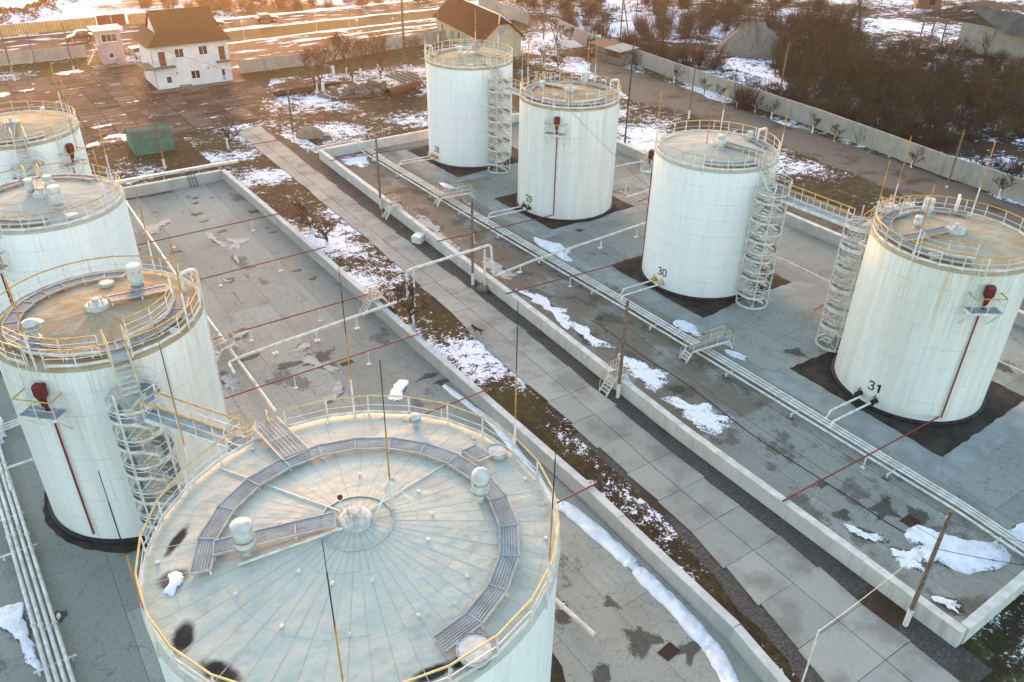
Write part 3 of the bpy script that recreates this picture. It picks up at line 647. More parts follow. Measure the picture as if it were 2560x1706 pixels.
p0 = Q(2,0,900,415); p1 = Q(2,0,1000,400); q = MB(); q.bar(p0+Vector((0,0,1.2)), p1+Vector((0,0,1.2)), .25, 2.4); q.build('wall', M['whitewash'], S)
q = MB(); q.bar(p0+Vector((-.3,-.02,1.2)), p0+Vector((.5,-.16,1.2)), .3, 1.5); q.build('opening', M['glass'], S)
# ruined barn, kiln, mound at the top right
A_ = Q(3,0,1470,118,5); B_ = Q(3,0,2335,278,5); C_ = Q(3,0,1850,38,8.5); B2 = A_+(B_-A_)*1.5; D_ = C_+(B2-A_); E_ = C_*2-A_; E_.z = 5; G_ = D_*2-B2; G_.z = 5
BN = thing('ruined_barn', 'large derelict barn with a grey patched roof showing bare rafters', 'barn', ((A_+B2)/2).to_tuple()[:2]+(0,))
b = MB()
def rp(u, v, back=False): 
    e0, e1 = (E_, G_) if back else (A_, B2)
    return e0+(e1-e0)*u+((C_+(D_-C_)*u)-(e0+(e1-e0)*u))*v
for i in range(30):
    for j in range(5):
        u, v = i/30, j/5
        if (3 <= i <= 12 and j == 3 and random.random() < .8) or (2 <= i <= 8 and j == 4 and random.random() < .5) or random.random() < .03: continue
        dz = Vector((0,0,random.uniform(0,.08)))
        b.face([rp(u,v)+dz, rp(u+.034,v)+dz, rp(u+.034,v+.205)+dz, rp(u,v+.205)+dz])
b.face([rp(0,0,True), rp(1,0,True), rp(1,1,True), rp(0,1,True)])
M['old_sheet'] = varied('old_barn_sheet', (.12,.12,.12), (.07,.07,.07), .35, .9, spec=.05)
b.build('roof', M['old_sheet'], BN)
b = MB()
for i in range(31): b.bar(rp(i/30,0)-Vector((0,0,.12)), rp(i/30,1)-Vector((0,0,.12)), .12, .14)
b.build('rafters', M['wood'], BN)
nrm = (E_-A_); nrm.z = 0; nrm.normalize()
w0 = rp(.26,0)+nrm*1.2; w1 = rp(1,0)+nrm*1.2; w0.z = w1.z = 0
b = MB(); b.bar(w0+Vector((0,0,2.5)), w1+Vector((0,0,2.5)), .3, 5.0); b.build('wall', M['perim'], BN)
for u in (.03,.1,.18): p0 = rp(u,.04); q = MB(); q.bar((p0.x,p0.y,0),(p0.x,p0.y,4.8),.22,.22); q.build('post', M['wood'], BN)
p0 = rp(.52,0)+nrm*.2; p0.z = 0; d_ = (B2-A_); d_.z = 0; d_.normalize()
b = MB(); b.bar(p0+Vector((0,0,1.2)), p0+d_*3.4+Vector((0,0,1.2)), .5, 2.4); b.build('gable_panel', M['sheet'], BN)
k0 = Q(3,0,1430,60); k1 = Q(3,0,1620,72)
b = MB(); dk = (k1-k0).normalized(); 
b.bar(k0+Vector((0,0,2.0)), k1+Vector((0,0,2.0)), 4, 4.0); b.bar(k0-dk*.3+Vector((0,0,.5)), k1+dk*.3+Vector((0,0,.5)), 4.6, 1.0)
M['brick'] = varied('red_brick', (.22,.10,.06), (.15,.07,.045), 2, .9, 0, .4)
KL = thing('brick_hut', 'small old red brick hut at the top edge near the barn', 'hut', ((k0+k1)/2).to_tuple()); b.build('wall', M['brick'], KL)
q = MB(); mid = (k0+k1)/2-Vector((0,0,0)); side = dk.cross(Vector((0,0,1))); side = side if side.y < 0 else -side
q.bar(mid+side*2.02+Vector((0,0,1.2)), mid+side*2.02+dk*1.2+Vector((0,0,1.2)), .12, 1.9); q.build('opening', M['glass'], KL)
# slatted lean-to and a crushed-stone cone
def heap(name, outline, h, mt, label, cat, rnd=.15, pw=.5, sub=4, group=None, noise_=.0, z0=.03):
    """mound or patch: outline in world points, profile falling to the ground at the edge"""
    P = [Vector((p[0], p[1], 0)) for p in outline]; n = len(P); out = []
    cx = sum((p for p in P), Vector())/n
    for i in range(n):
        a, b2 = P[i], P[(i+1) % n]; p0 = P[i-1]; p3 = P[(i+2) % n]
        for k in range(sub):
            t_ = k/sub
            q = .5*((2*a)+(b2-p0)*t_+(2*p0-5*a+4*b2-p3)*t_*t_+(3*a-p0-3*b2+p3)*t_**3)
            q += Vector((mnoise.noise(q*.8+Vector((0,0,9)))+.45*mnoise.noise(q*3.1+Vector((0,0,4))), mnoise.noise(q*.8+Vector((5,5,1)))+.45*mnoise.noise(q*3.1+Vector((8,1,2))), 0))*rnd*1.8; out.append(q)
    N = len(out); vs = []; fs = []
    rings = (1, .97, .9, .75, .5, .28, .12)
    for r_ in rings:
        for q in out:
            p = cx+(q-cx)*r_; zz = h*(1-r_**2)**pw if r_ < 1 else 0
            if noise_: zz *= 1+noise_*mnoise.noise(Vector((p.x*.9, p.y*.9, 3.1)))*1.6
            vs.append((p.x, p.y, z0+max(0, zz)))
    vs.append((cx.x, cx.y, z0+h))
    for j in range(len(rings)-1):
        for i in range(N): fs.append((j*N+i, j*N+(i+1) % N, (j+1)*N+(i+1) % N, (j+1)*N+i))
    o_ = (len(rings)-1)*N
    for i in range(N): fs.append((o_+i, o_+(i+1) % N, len(vs)-1))
    m_ = MB(); m_.add(vs, fs)
    o = single(m_, name, mt, label, cat, group, True)
    at = o.data.attributes.new('rim', 'FLOAT', 'POINT'); at.data.foreach_set('value', [r_ for r_ in rings for _ in out]+[0.0])
    return o
M['stone'] = ground_mat('crushed_stone', (.20,.18,.15), (.16,.14,.115), (.12,.10,.09), .2, .2, 1.2)
c0 = Q(3,0,60,430); heap('stone_mound', [(c0.x+6.5*math.cos(R(a)), c0.y+6.5*math.sin(R(a))) for a in range(0,360,30)], 5.0, M['stone'], 'pointed grey stone mound dusted with snow among the bushes', 'mound', .3, .9, noise_=.3)
M['sand'] = ground_mat('sandy_gravel', (.30,.24,.16), (.25,.20,.13), (.2,.16,.11), .25, .3, 1.4)
c0 = Q(1,0,580,1130); heap('gravel_mound', [(c0.x+1.9*math.cos(R(a)), c0.y+1.7*math.sin(R(a))) for a in range(0,360,30)], 1.1, M['sand'], 'small yellowish gravel mound beside the far end of the slab road', 'mound', .15, .8, noise_=.4)
for k, (px, py, rr, hh, lb) in enumerate(((470,20,4,2.2,'brown earth heap on the snow field at the top edge, nearest the bare grove'),(340,110,4.2,2.0,'brown earth heap on the snow field just above the yellow fence'),(90,165,5,2.0,'wide brown earth heap at the left edge of the snow field'),(560,12,2.4,1.2,'smallest reddish earth heap on the snow field'))):
    c0 = Q(0,0,px,py); heap('earth_heap', [(c0.x+rr*math.cos(R(a)), c0.y+rr*math.sin(R(a))) for a in range(0,360,30)], hh, M['grass'], lb, 'earth heap', .25, .8, group='earth heaps on the snow field', noise_=.4)
#PART3
# ------------------------------------------------------------------ storage tanks
TOP = 11.92
DIG = {  # stencil strokes in a .6 x 1 box
 '2': [[(.03,.78),(.12,.95),(.28,1.0)],[(.34,1.0),(.5,.93),(.55,.75),(.48,.58)],[(.44,.52),(.2,.22),(.04,.03)],[(.1,.03),(.57,.03),(.57,.14)]],
 '8': [[(.26,1.0),(.1,.93),(.07,.76),(.14,.6),(.26,.54)],[(.34,1.0),(.5,.93),(.53,.76),(.46,.6),(.34,.54)],[(.26,.5),(.08,.42),(.03,.24),(.1,.06),(.26,0)],[(.34,.5),(.52,.42),(.57,.24),(.5,.06),(.34,0)]],
 '9': [[(.26,1.0),(.08,.92),(.03,.74),(.1,.54),(.26,.46)],[(.34,1.0),(.5,.93),(.56,.72),(.53,.4),(.4,.1)],[(.34,.03),(.2,0),(.08,.06),(.05,.16)],[(.34,.47),(.46,.52)]],
 '3': [[(.04,.84),(.12,.96),(.26,1.0)],[(.34,1.0),(.5,.92),(.5,.7),(.4,.57)],[(.24,.53),(.34,.53)],[(.42,.5),(.56,.36),(.55,.14),(.42,.02)],[(.3,0),(.12,.04),(.03,.17)]],
 '0': [[(.25,1.0),(.1,.9),(.03,.68)],[(.35,1.0),(.5,.9),(.57,.68)],[(.03,.6),(.03,.4)],[(.57,.6),(.57,.4)],[(.03,.32),(.1,.1),(.25,0)],[(.57,.32),(.5,.1),(.35,0)]],
 '1': [[(.12,.78),(.26,.9)],[(.4,1.0),(.4,.04)],[(.33,.98),(.33,.04)]]}
def stencil(mb, cx, cy, r, az0, z0, txt, h=.68, gap=.53, w=.11):
    for i, ch in enumerate(txt):
        for st in DIG[ch]:
            pts = [((p[0]*h + (i-(len(txt)-1)/2)*gap-.3*h), p[1]*h) for p in st]
            for a, b in zip(pts, pts[1:]):
                dx, dz = b[0]-a[0], b[1]-a[1]; L = math.hypot(dx, dz) or 1; nx, nz = -dz/L*w/2, dx/L*w/2
                ex, ez = dx/L*.03, dz/L*.03
                q = []
                for (px, pz) in ((a[0]-ex+nx,a[1]-ez+nz),(a[0]-ex-nx,a[1]-ez-nz),(b[0]+ex-nx,b[1]+ez-nz),(b[0]+ex+nx,b[1]+ez+nz)):
                    th = R(az0)+px/r; q.append((cx+(r+.012)*math.cos(th), cy+(r+.012)*math.sin(th), z0+pz))
                mb.face(q)
def vent(t, cx, cy, z, s, kind, name='roof_vent'):
    b = MB()
    if kind == 'double':
        pr = [(.16,0),(.16,.25),(.12,.3),(.12,.42),(.34,.55),(.36,.85),(.27,.95),(.34,1.05),(.36,1.1),(.36,1.4),(.31,1.46),(.3,1.5),(.1,1.66),(.0,1.7)]
    elif kind == 'barrel':
        pr = [(.14,0),(.14,.12),(.1,.14),(.1,.38),(.14,.42),(.3,.52),(.36,.62),(.36,.95),(.31,1.02),(.31,1.08),(.37,1.16),(.37,1.55),(.30,1.60),(0,1.62)]
    elif kind == 'mushroom':
        pr = [(.45,0),(.45,.06),(.24,.08),(.22,.45),(.26,.5),(.44,.56),(.44,.72),(.40,.78),(.40,.82),(.44,.86),(.4,.98),(.15,1.1),(0,1.12)]
    elif kind == 'drum':
        pr = [(.3,0),(.3,.2),(.26,.25),(.26,.4),(.34,.45),(.34,.75),(.3,.8),(.3,.85),(.34,.9),(.34,1.15),(.3,1.2),(0,1.22)]
    else: # hatch
        pr = [(.42,0),(.42,.22),(.5,.22),(.5,.3),(.46,.32),(0,.33)]
    b.lathe([(r*s, zz*s) for r, zz in pr], (cx, cy, z), 20, False); b.mi = 1
    mx = max(r for r, _ in pr)
    for r, zz in [q for q in pr if q[0] > mx*.7 and q[0] < mx][:3]: b.lathe([((r+.012)*s,(zz-.025)*s),((r+.03)*s,(zz-.025)*s),((r+.03)*s,(zz+.025)*s),((r+.012)*s,(zz+.025)*s)], (cx, cy, z), 20, False)
    if kind == 'hatch':
        for k in range(16): b.box((cx+.46*s*math.cos(k*math.pi/8), cy+.46*s*math.sin(k*math.pi/8), z+.32*s), (.05*s,.05*s,.04*s))
    return b.build(name, [M['fitting'], M['grey_steel']], t, kind != 'hatch')
def arcs_minus(gaps):
    ev = sorted(((g-w) % 360, (g+w) % 360) for g, w in gaps)
    if not ev: return [(0, 360)]
    out = []
    for i, (a, b) in enumerate(ev):
        nx = ev[(i+1) % len(ev)][0]
        if nx <= b: nx += 360
        out.append((b, nx))
    return out
def make_tank(cx, cy, Rr, h, label, shell, roof, o):
    t = thing('storage_tank', label, 'storage tank', (cx, cy, 0), 'storage tanks' if o.get('grp') else None)
    seg = 96
    zf = lambda r: TOP + h*(1-min(r, Rr)/Rr)
    def P(az, r, tt=0, z=0):
        a = R(az); return Vector((cx+math.cos(a)*r-math.sin(a)*tt, cy+math.sin(a)*r+math.cos(a)*tt, z))
    b = MB(); b.lathe([(Rr,.3),(Rr,TOP)], (cx,cy,0), seg, False); b.build('shell', shell, t, True)
    b = MB(); b.lathe([(Rr+.22,0.03),(Rr+.22,.22),(Rr+.1,.3),(Rr-.1,.3)], (cx,cy,0), seg, False); b.build('foundation_ring', M['pitch'], t, True)
    b = MB(); nr = 8
    b.lathe([(Rr+.05,TOP-.14),(Rr+.06,TOP+.02)]+[(Rr*(1-k/nr)+.04*(k == 0)+.001, TOP+.03+h*k/nr) for k in range(nr+1)], (cx,cy,0), seg, False); b.build('roof', roof, t, True)
    g = o.get('gaps', []); n = o.get('nposts', 24); hr = Rr-.04
    rail, hand = MB(), MB()
    for (a0, a1) in arcs_minus(g):
        k = max(2, round((a1-a0)/360*n)); A = [a0+(a1-a0)*i/k for i in range(k+1)]
        cl = a1-a0 >= 359.9
        for zz, rad, mb_ in ((1.12,.042,hand),(.6,.02,rail)):
            for i in range(k): mb_.tube([P(A[i],hr,0,TOP+zz), P(A[i+1],hr,0,TOP+zz)], rad, 5)
        for i in range(k):
            p, q = P(A[i],hr,0,TOP+.2), P(A[i+1],hr,0,TOP+.2); rail.bar(p, q, .03, .16)
        for i in range(k+1-(1 if cl else 0)): rail.bar(P(A[i],hr+.0,0,TOP), P(A[i],hr,0,TOP+1.12), .055, .055)
    rl = rail.build('railing', M['white'], t); hand.build('handrail', o.get('hand', M['yellow']), rl)
    # walkways
    for wk in o.get('walk', []):
        a0, a1, r0, r1 = wk[:4]; ox, oy = wk[4:6] if len(wk) > 4 else (0, 0)
        b = MB(); k = max(2, int(abs(a1-a0)/14)); fr = MB(); lg = MB()
        fine = o.get('fine')
        def WP(a, r, dz=.26):
            p = Vector((ox+r*math.cos(R(a)), oy+r*math.sin(R(a)), 0)); return Vector((cx+p.x, cy+p.y, zf(p.length)+dz))
        for i in range(k):
            b0, b1 = a0+(a1-a0)*i/k, a0+(a1-a0)*(i+1)/k
            c0, c1, c2, c3 = WP(b0,r0), WP(b0,r1), WP(b1,r1), WP(b1,r0); c0.z = c1.z = c2.z = c3.z = (c0.z+c1.z+c2.z+c3.z)/4
            if fine:
                L = R(abs(b1-b0))*(r0+r1)/2; m_ = int(L/.085)
                for q in range(m_):
                    u = (q+.5)/m_; b.bar(c0.lerp(c3, u), c1.lerp(c2, u), .045, .02)
                for q in range(7):
                    u = (q+.5)/7; b.bar(c0.lerp(c1, u)+Vector((0,0,.012)), c3.lerp(c2, u)+Vector((0,0,.012)), .045, .02)
            else:
                b.add([*(x-Vector((0,0,.03)) for x in (c0,c1,c2,c3)), c0, c1, c2, c3], [(4,5,6,7),(3,2,1,0),(0,1,5,4),(1,2,6,5),(2,3,7,6),(3,0,4,7)])
            fr.bar(c0, c3, .05, .1); fr.bar(c1, c2, .05, .1); fr.bar(c0, c1, .05, .07)
            for u in (.06,.94): p = c0.lerp(c1, u); lg.bar(p-Vector((0,0,.26)), p-Vector((0,0,.04)), .08, .08)
        w_ = b.build('walkway', M['grate'] if fine else M['darkgrate'], t); fr.build('walkway_frame', M['grey_white'], w_); lg.build('walkway_foot', M['white'], w_)
    for rd_ in o.get('radial', []):
        az, r0, r1 = rd_[:3]; hw = rd_[3] if len(rd_) > 3 else .36
        b = MB(); fr = MB(); lg = MB(); p0, p1 = P(az,r0,0,zf(r0)+.3), P(az,r1,0,zf(r1)+.28); d = (p1-p0); sd_ = Vector((-math.sin(R(az)), math.cos(R(az)), 0))
        if o.get('fine'):
            m_ = int(d.length/.085)
            for q in range(m_): c_ = p0+d*((q+.5)/m_); b.bar(c_-sd_*hw, c_+sd_*hw, .045, .02)
            for q in range(7): b.bar(p0+sd_*hw*(-.9+1.8*q/6)+Vector((0,0,.012)), p1+sd_*hw*(-.9+1.8*q/6)+Vector((0,0,.012)), .045, .02)
        else: b.bar(p0, p1, .72, .03)
        for s_ in (-hw-.01,hw+.01): fr.bar(p0+sd_*s_, p1+sd_*s_, .05, .1)
        for q in range(int(d.length/1.4)+1):
            c_ = p0+d*(q/(int(d.length/1.4) or 1)); fr.bar(c_-sd_*hw, c_+sd_*hw, .05, .06)
            for s_ in (-hw+.02,hw-.02): lg.bar(c_+sd_*s_-Vector((0,0,.3)), c_+sd_*s_-Vector((0,0,.04)), .08, .08)
        w_ = b.build('walkway', M['grate'] if o.get('fine') else M['darkgrate'], t); fr.build('walkway_frame', M['grey_white'], w_); lg.build('walkway_foot', M['white'], w_)
    for (a0, a1, r) in o.get('inner', []):
        hd, rl2 = MB(), MB(); k = max(2, int(abs(a1-a0)/18))
        for i in range(k):
            b0, b1 = a0+(a1-a0)*i/k, a0+(a1-a0)*(i+1)/k; z = zf(r)+.3
            hd.tube([P(b0,r,0,z+1.05), P(b1,r,0,z+1.05)], .03, 5)
            for zz in (.35,.7): rl2.tube([P(b0,r,0,z+zz), P(b1,r,0,z+zz)], .018, 5)
            rl2.bar(P(b0,r,0,z+.08), P(b1,r,0,z+.08), .03, .15)
        for i in range(k+1): b0 = a0+(a1-a0)*i/k; rl2.bar(P(b0,r,0,zf(r)), P(b0,r,0,zf(r)+1.35), .05, .05)
        x_ = rl2.build('inner_railing', M['white'], t); hd.build('handrail', o.get('hand', M['yellow']), x_)
    # centre hub with small fittings
    zt = TOP+.03+h
    b = MB(); b.lathe([(.62,-.1),(.62,.12),(.55,.16),(.5,.16)], (cx,cy,zt), 24); b.lathe([(.12,.1),(.12,.42),(.2,.42),(.2,.5),(.1,.5)], (cx,cy,zt), 14)
    for k in range(5): a = R(40+k*71); b.lathe([(.05,.1),(.05,.3),(.07,.3),(.07,.36)], (cx+.38*math.cos(a), cy+.38*math.sin(a), zt), 8)
    b.build('roof_hub', M['fitting'], t, True)
    for (az, r, s_, kind) in o.get('vents', []):
        p = P(az, r); vent(t, p.x, p.y, zf(r)+.0, s_, kind, 'roof_hatch' if kind == 'hatch' else 'roof_vent')
    for (az, r) in o.get('bent', []):      # vent pipe bent over the roof edge and down the shell
        b = MB(); p = P(az, Rr-.75, 0, zf(Rr-.75)); q = P(az, Rr+.14)
        b.tube(elbow([p, p+Vector((0,0,1.25)), Vector((q.x,q.y,zf(Rr-.75)+1.3)), Vector((q.x,q.y,.9 if r else 9.5))], .3), .10, 10)
        b.build('vent_pipe', M['white'], t, True)
    for rd in o.get('rods', []):
        az, z1, black, rr = rd
        b = MB(); p = P(az, rr); zb = TOP-.45 if rr >= Rr-.1 else zf(rr)
        if black:
            b.tube([(p.x,p.y,zb),(p.x,p.y,zb+2.4)], .045, 6); b.mi = 1; b.tube([(p.x,p.y,zb+2.4),(p.x,p.y,16.3)], .03, 6); b.mi = 2; b.tube([(p.x,p.y,16.3),(p.x,p.y,18.4)], .021, 6); b.tube([(p.x,p.y,18.4),(p.x,p.y,19.6)], .013, 5)
        else:
            b.tube([(p.x,p.y,zb),(p.x,p.y,zb+2.6)], .055, 6); b.mi = 1; b.tube([(p.x,p.y,zb+2.6),(p.x,p.y,z1)], .04, 6)
        b.build('lightning_rod', [M['white'], M['orange_rod'], M['black']], t)
    for (az, lad) in o.get('foam', []):
        dz = 9.55
        b = MB(); b.bar(P(az,Rr+.52,-1.0,dz), P(az,Rr+.52,1.0,dz), .9, .05); 
        pf = b.build('foam_platform', M['grate'], t)
        f = MB()
        for (u0,u1) in (((Rr+.02,-1.05),(Rr+1.0,-1.05)),((Rr+1.0,-1.05),(Rr+1.0,1.05)),((Rr+1.0,1.05),(Rr+.02,1.05))): f.bar(P(az,u0[0],u0[1],dz), P(az,u1[0],u1[1],dz), .06, .16)
        for u in (-1.0,1.0): f.bar(P(az,Rr+.9,u,dz-.08), P(az,Rr+.01,u*.9,dz-1.25), .06, .06)
        f.build('platform_frame', M['white'], pf)
        r_ = MB(); y_ = MB(); rng = [(Rr+.1,-1.04),(Rr+.98,-1.04),(Rr+.98,0),(Rr+.98,1.04),(Rr+.1,1.04)]
        for (u, v) in rng: r_.bar(P(az,u,v,dz), P(az,u,v,dz+1.1), .045, .045)
        for (u0, u1) in zip(rng, rng[1:]):
            r_.tube([P(az,*u0,dz+.55), P(az,*u1,dz+.55)], .02, 5); y_.tube([P(az,*u0,dz+1.1), P(az,*u1,dz+1.1)], .04, 5)
        r_.build('platform_railing', M['white'], pf); y_.build('handrail', M['yellow'], pf)
        c = MB(); sec = [(.09,.1,9.95),(.13,.15,10.35),(.2,.27,10.62),(.2,.27,11.14),(.14,.2,11.28)]; vs = []; fs = []
        for (a_, w_, z_) in sec:
            for (i, j) in ((-1,-1),(1,-1),(1,1),(-1,1)): vs.append(P(az, Rr+.38+i*a_*.95, .1+j*w_, z_))
        for i in range(len(sec)-1):
            for k in range(4): fs.append((i*4+k, i*4+(k+1) % 4, i*4+4+(k+1) % 4, i*4+4+k))
        fs += [(3,2,1,0), tuple(len(vs)-4+k for k in range(4))]
        c.add(vs, fs); c.lathe([(.1,9.6),(.1,10.0)], tuple(P(az,Rr+.3,.1,0)), 10)
        c.tube([P(az,Rr+.3,.1,11.0), P(az,Rr-.02,.1,11.0)], .12, 8); c.build('foam_chamber', M['red'], t)
        q = MB(); zl = 1.0; q.tube(elbow([P(az,Rr+.28,.1,9.65), P(az,Rr+.14,.1,9.0), P(az,Rr+.12,.1,.75)], .2), .055, 8); q.build('foam_riser', M['redpipe'], t, True)
        if lad:
            l = MB()
            for v in (-.85,-.4): l.bar(P(az,Rr+.15,v,dz), P(az,Rr+.15,v,TOP+1.1), .04, .04)
            for k in range(11): l.tube([P(az,Rr+.15,-.85,dz+.25+k*.27), P(az,Rr+.15,-.4,dz+.25+k*.27)], .014, 4)
            l.build('access_ladder', M['white'], t)
    if 'num' in o:
        b = MB(); stencil(b, cx, cy, Rr, o['num'][1], 1.5, o['num'][0]); b.build('tank_number', M['black'], t)
    for (dy, col) in o.get('valves', []):
        xs = cx-math.sqrt(Rr**2-dy**2)
        b = MB(); b.tube([(xs+.05,cy+dy,.85),(xs-.5,cy+dy,.85)], .12, 10); b.lathe([(.16,-.06),(.2,0),(.15,.1),(.06,.2),(.03,.3),(.02,.6)], (xs-.28,cy+dy,.9), 10)
        for k in range(10): a = k*math.pi/5; b.bar((xs-.28+.15*math.cos(a),cy+dy+.15*math.sin(a),1.22),(xs-.28+.15*math.cos(a+.63),cy+dy+.15*math.sin(a+.63),1.22),.025,.025)
        for xx in (-.06,-.48): b.tube([(xs+xx-.03,cy+dy,.85),(xs+xx+.03,cy+dy,.85)], .2, 12)
        b.build('valve', M[col], t)
    for az in o.get('gang', []):
        b = MB(); p0, p1 = P(az,Rr-1.4,0,TOP+.34), P(az,Rr+.25,0,TOP+.2); b.bar(p0, p1, .95, .05); gg = b.build('gangway', M['grate'], t)
        h1, h2 = MB(), MB()
        for s_ in (-.48,.48):
            a0_, a1_ = P(az,Rr-1.3,s_,TOP+.3), P(az,Rr+.25,s_,TOP+.2)
            h1.tube([a0_+Vector((0,0,1.05)), a1_+Vector((0,0,1.05))], .032, 5); h2.tube([a0_+Vector((0,0,.5)), a1_+Vector((0,0,.5))], .018, 5)
            for u in (0,.5,1): c_ = a0_.lerp(a1_, u); h2.bar(c_, c_+Vector((0,0,1.05)), .045, .045)
        h2.build('gangway_railing', M['white'], gg); h1.build('handrail', o.get('hand', M['yellow']), gg)
    return t
M['sh_a'] = tank_mat('tank_shell_clean', SHELL, STREAK, None, 0, .22)
M['sh_b'] = tank_mat('tank_shell_streaked', (.71,.74,.71), (.50,.48,.42), (.45,.30,.14), .4, .32)
M['sh_c'] = tank_mat('tank_shell_rust_streaked', (.70,.725,.68), (.52,.49,.39), (.46,.30,.10), .7, .42)
M['rf_grey'] = roof_mat('tank_roof_grey', (.44,.45,.40), (.42,.37,.28), .55, (.36,.32,.26), 18)
M['rf_yel'] = roof_mat('tank_roof_yellowed', (.42,.385,.285), (.38,.28,.16), .75, (.34,.23,.13), 18)
M['rf_rust'] = roof_mat('tank_roof_rusty', (.41,.36,.265), (.36,.23,.11), .8, (.28,.17,.09), 18)
def pol(r, a): return (r*math.cos(R(a)), r*math.sin(R(a)))
M['rf_big'] = roof_mat('tank_roof_patched', (.51,.51,.43), (.46,.445,.365), .35, (.34,.325,.275), 26,
    [(*pol(6.75,150), .85,.26,R(150+75),.97), (*pol(7.0,190), .75,.42,R(185+60),.97), (*pol(7.05,207), .95,.36,R(207+95),.97), (*pol(7.0,265), .85,.3,R(265+90),.97), (*pol(7.15,273), .45,.24,R(273+90),.97), (*pol(6.7,167), .62,.5,R(167),.8)])
RW = (4.05, 4.72)
M['seam'] = varied('roof_seam_paint', (.46,.48,.44), (.38,.385,.34), 1.5, .5)
t28 = make_tank(52.9, 86.5, 5.2, .62, 'white storage tank stencilled 28 with a cream tinged roof, in front of the cream building', M['sh_a'], M['rf_yel'], dict(
    num=('28',-174), valves=[(.15,'yellow'),(-.75,'yellow')], foam=[(128,True),(35,True)], walk=[(40,150,*RW)], radial=[(-45,.7,3.9)], inner=[(55,115,4.0)], rods=[(150,16.6,0,5.22),(105,16.6,0,5.22),(50,16.6,0,5.22),(15,16.6,0,5.22)],
    vents=[(190,1.5,1.0,'drum'),(80,4.6,.5,'drum'),(-120,4.3,.7,'hatch')], bent=[(140,0)], gaps=[(-90,6)], gang=[-90], hand=M['yellow_pale']))
t29 = make_tank(53.38, 67.4, 5.21, .62, 'storage tank stencilled 29 with a rusty roof edge and a red box facing the road', M['sh_b'], M['rf_rust'], dict(
    num=('29',-175), valves=[(.1,'rust'),(-.75,'rust')], foam=[(-141,True)], walk=[(92,-10,*RW),(-165,-70,*RW),(92,190,*RW)], radial=[(95,.7,4.0)], inner=[(-125,-60,4.0),(-170,-135,4.0)], rods=[(128,16.4,0,5.23),(112,16.6,0,5.23),(32,16.6,0,5.23),(22,16.6,0,5.23)],
    vents=[(128,3.0,.8,'drum'),(30,4.0,1.15,'drum'),(-170,2.2,.6,'hatch')], bent=[(-18,1)], gaps=[(90,6),(68,3)], gang=[90]))
t30 = make_tank(53.58, 46.94, 5.21, .62, 'white storage tank stencilled 30 with a pale grey roof and a footbridge on its tower', M['sh_a'], M['rf_grey'], dict(
    num=('30',-175), valves=[(.2,'yellow'),(-.7,'yellow_pale')], foam=[(124,True)], walk=[(-30,8,*RW),(-150,-88,*RW)], radial=[(-62,.7,4.0)], rods=[(140,16.8,0,5.23),(-148,16.8,0,5.23),(40,16.8,0,5.23),(-55,16.8,0,5.23)],
    vents=[(-120,.9,1.0,'drum'),(2,4.3,.75,'drum')], bent=[(-8,0)], gaps=[(-90,6),(124,4)], gang=[-90], hand=M['yellow_pale']))
b_ = MB(); 
t31 = make_tank(53.99, 25.35, 5.21, .62, 'white storage tank stencilled 31 with rust runs down its wall', M['sh_c'], M['rf_yel'], dict(
    num=('31',-175), valves=[(.45,'black'),(-.8,'black')], foam=[(-124,True)], walk=[(20,180,*RW),(180,225,*RW)], radial=[(160,.7,4.0)], inner=[(60,95,3.95),(180,228,4.0)], rods=[(-176,17.0,0,5.23),(84,17.6,0,5.23),(130,16.9,0,5.23),(18,17.4,0,5.23)],
    vents=[(120,2.4,.75,'drum'),(62,3.6,1.1,'drum'),(-165,4.2,.8,'hatch')], bent=[(30,0)], gaps=[(90,6)], gang=[90]))
tL3 = make_tank(3.5, 45.1, 5.36, .62, 'white storage tank with a rust yellow roof, linked by footbridge to the largest tank', M['sh_b'], M['rf_rust'], dict(
    foam=[(-134,True)], walk=[(60,180,3.95,4.7),(180,345,3.95,4.7)], radial=[(8,.7,3.9)], inner=[(-80,5,3.95),(-165,-100,4.75)], rods=[(-134,17.0,0,5.38),(-46,17.0,0,5.38),(133,17.0,0,5.38),(44,17.0,0,5.38)],
    vents=[(-164,3.5,1.0,'mushroom'),(71,3.15,.85,'hatch'),(35,3.0,1.25,'drum'),(-35,4.6,.6,'hatch')], bent=[(2,1)], gaps=[(-90,6),(-134,5)], gang=[-90]))
tN = make_tank(8.24, 22.11, 7.76, .80, 'largest white storage tank with dark oval stains on its grey roof', M['sh_a'], M['rf_big'], dict(
    fine=True, nposts=26, hand=M['yellow_pale'], walk=[(163,97,5.3,6.03,-.2,-.7),(97,6,5.3,6.03,-.2,-.7),(6,-88,5.3,6.03,-.2,-.7)], radial=[(160,.75,5.2),(94,5.15,8.5,.58),(11,5.9,6.7,.5)], rods=[(124,0,1,7.82),(66,0,1,7.82),(5,0,1,7.82),(-57,0,1,7.82),(-172,0,1,7.82),(-117,0,1,7.82)],
    vents=[(168,4.05,1.05,'barrel'),(-14,5.0,1.0,'double'),(-83,7.2,1.25,'hatch'),(43,6.95,.6,'mushroom'),(8,7.15,.9,'hatch')], gaps=[(94,5)]))
tL2 = make_tank(3.57, 64.3, 5.22, .62, 'white storage tank with a big white barrel vent on its grey roof', M['sh_a'], M['rf_grey'], dict(
    foam=[(-140,True)], walk=[(30,150,*RW),(-170,-95,*RW)], radial=[(90,.7,4.0)], inner=[(-175,-115,4.0)], rods=[(50,16.4,0,5.24),(-48,16.4,0,5.24),(-130,16.4,0,5.24),(20,16.6,0,5.24)],
    vents=[(-75,2.4,1.3,'drum'),(120,1.2,.9,'drum'),(60,1.3,.9,'drum'),(75,2.6,1.0,'hatch'),(-75,4.3,.9,'hatch')], gaps=[(90,6)], gang=[90]))
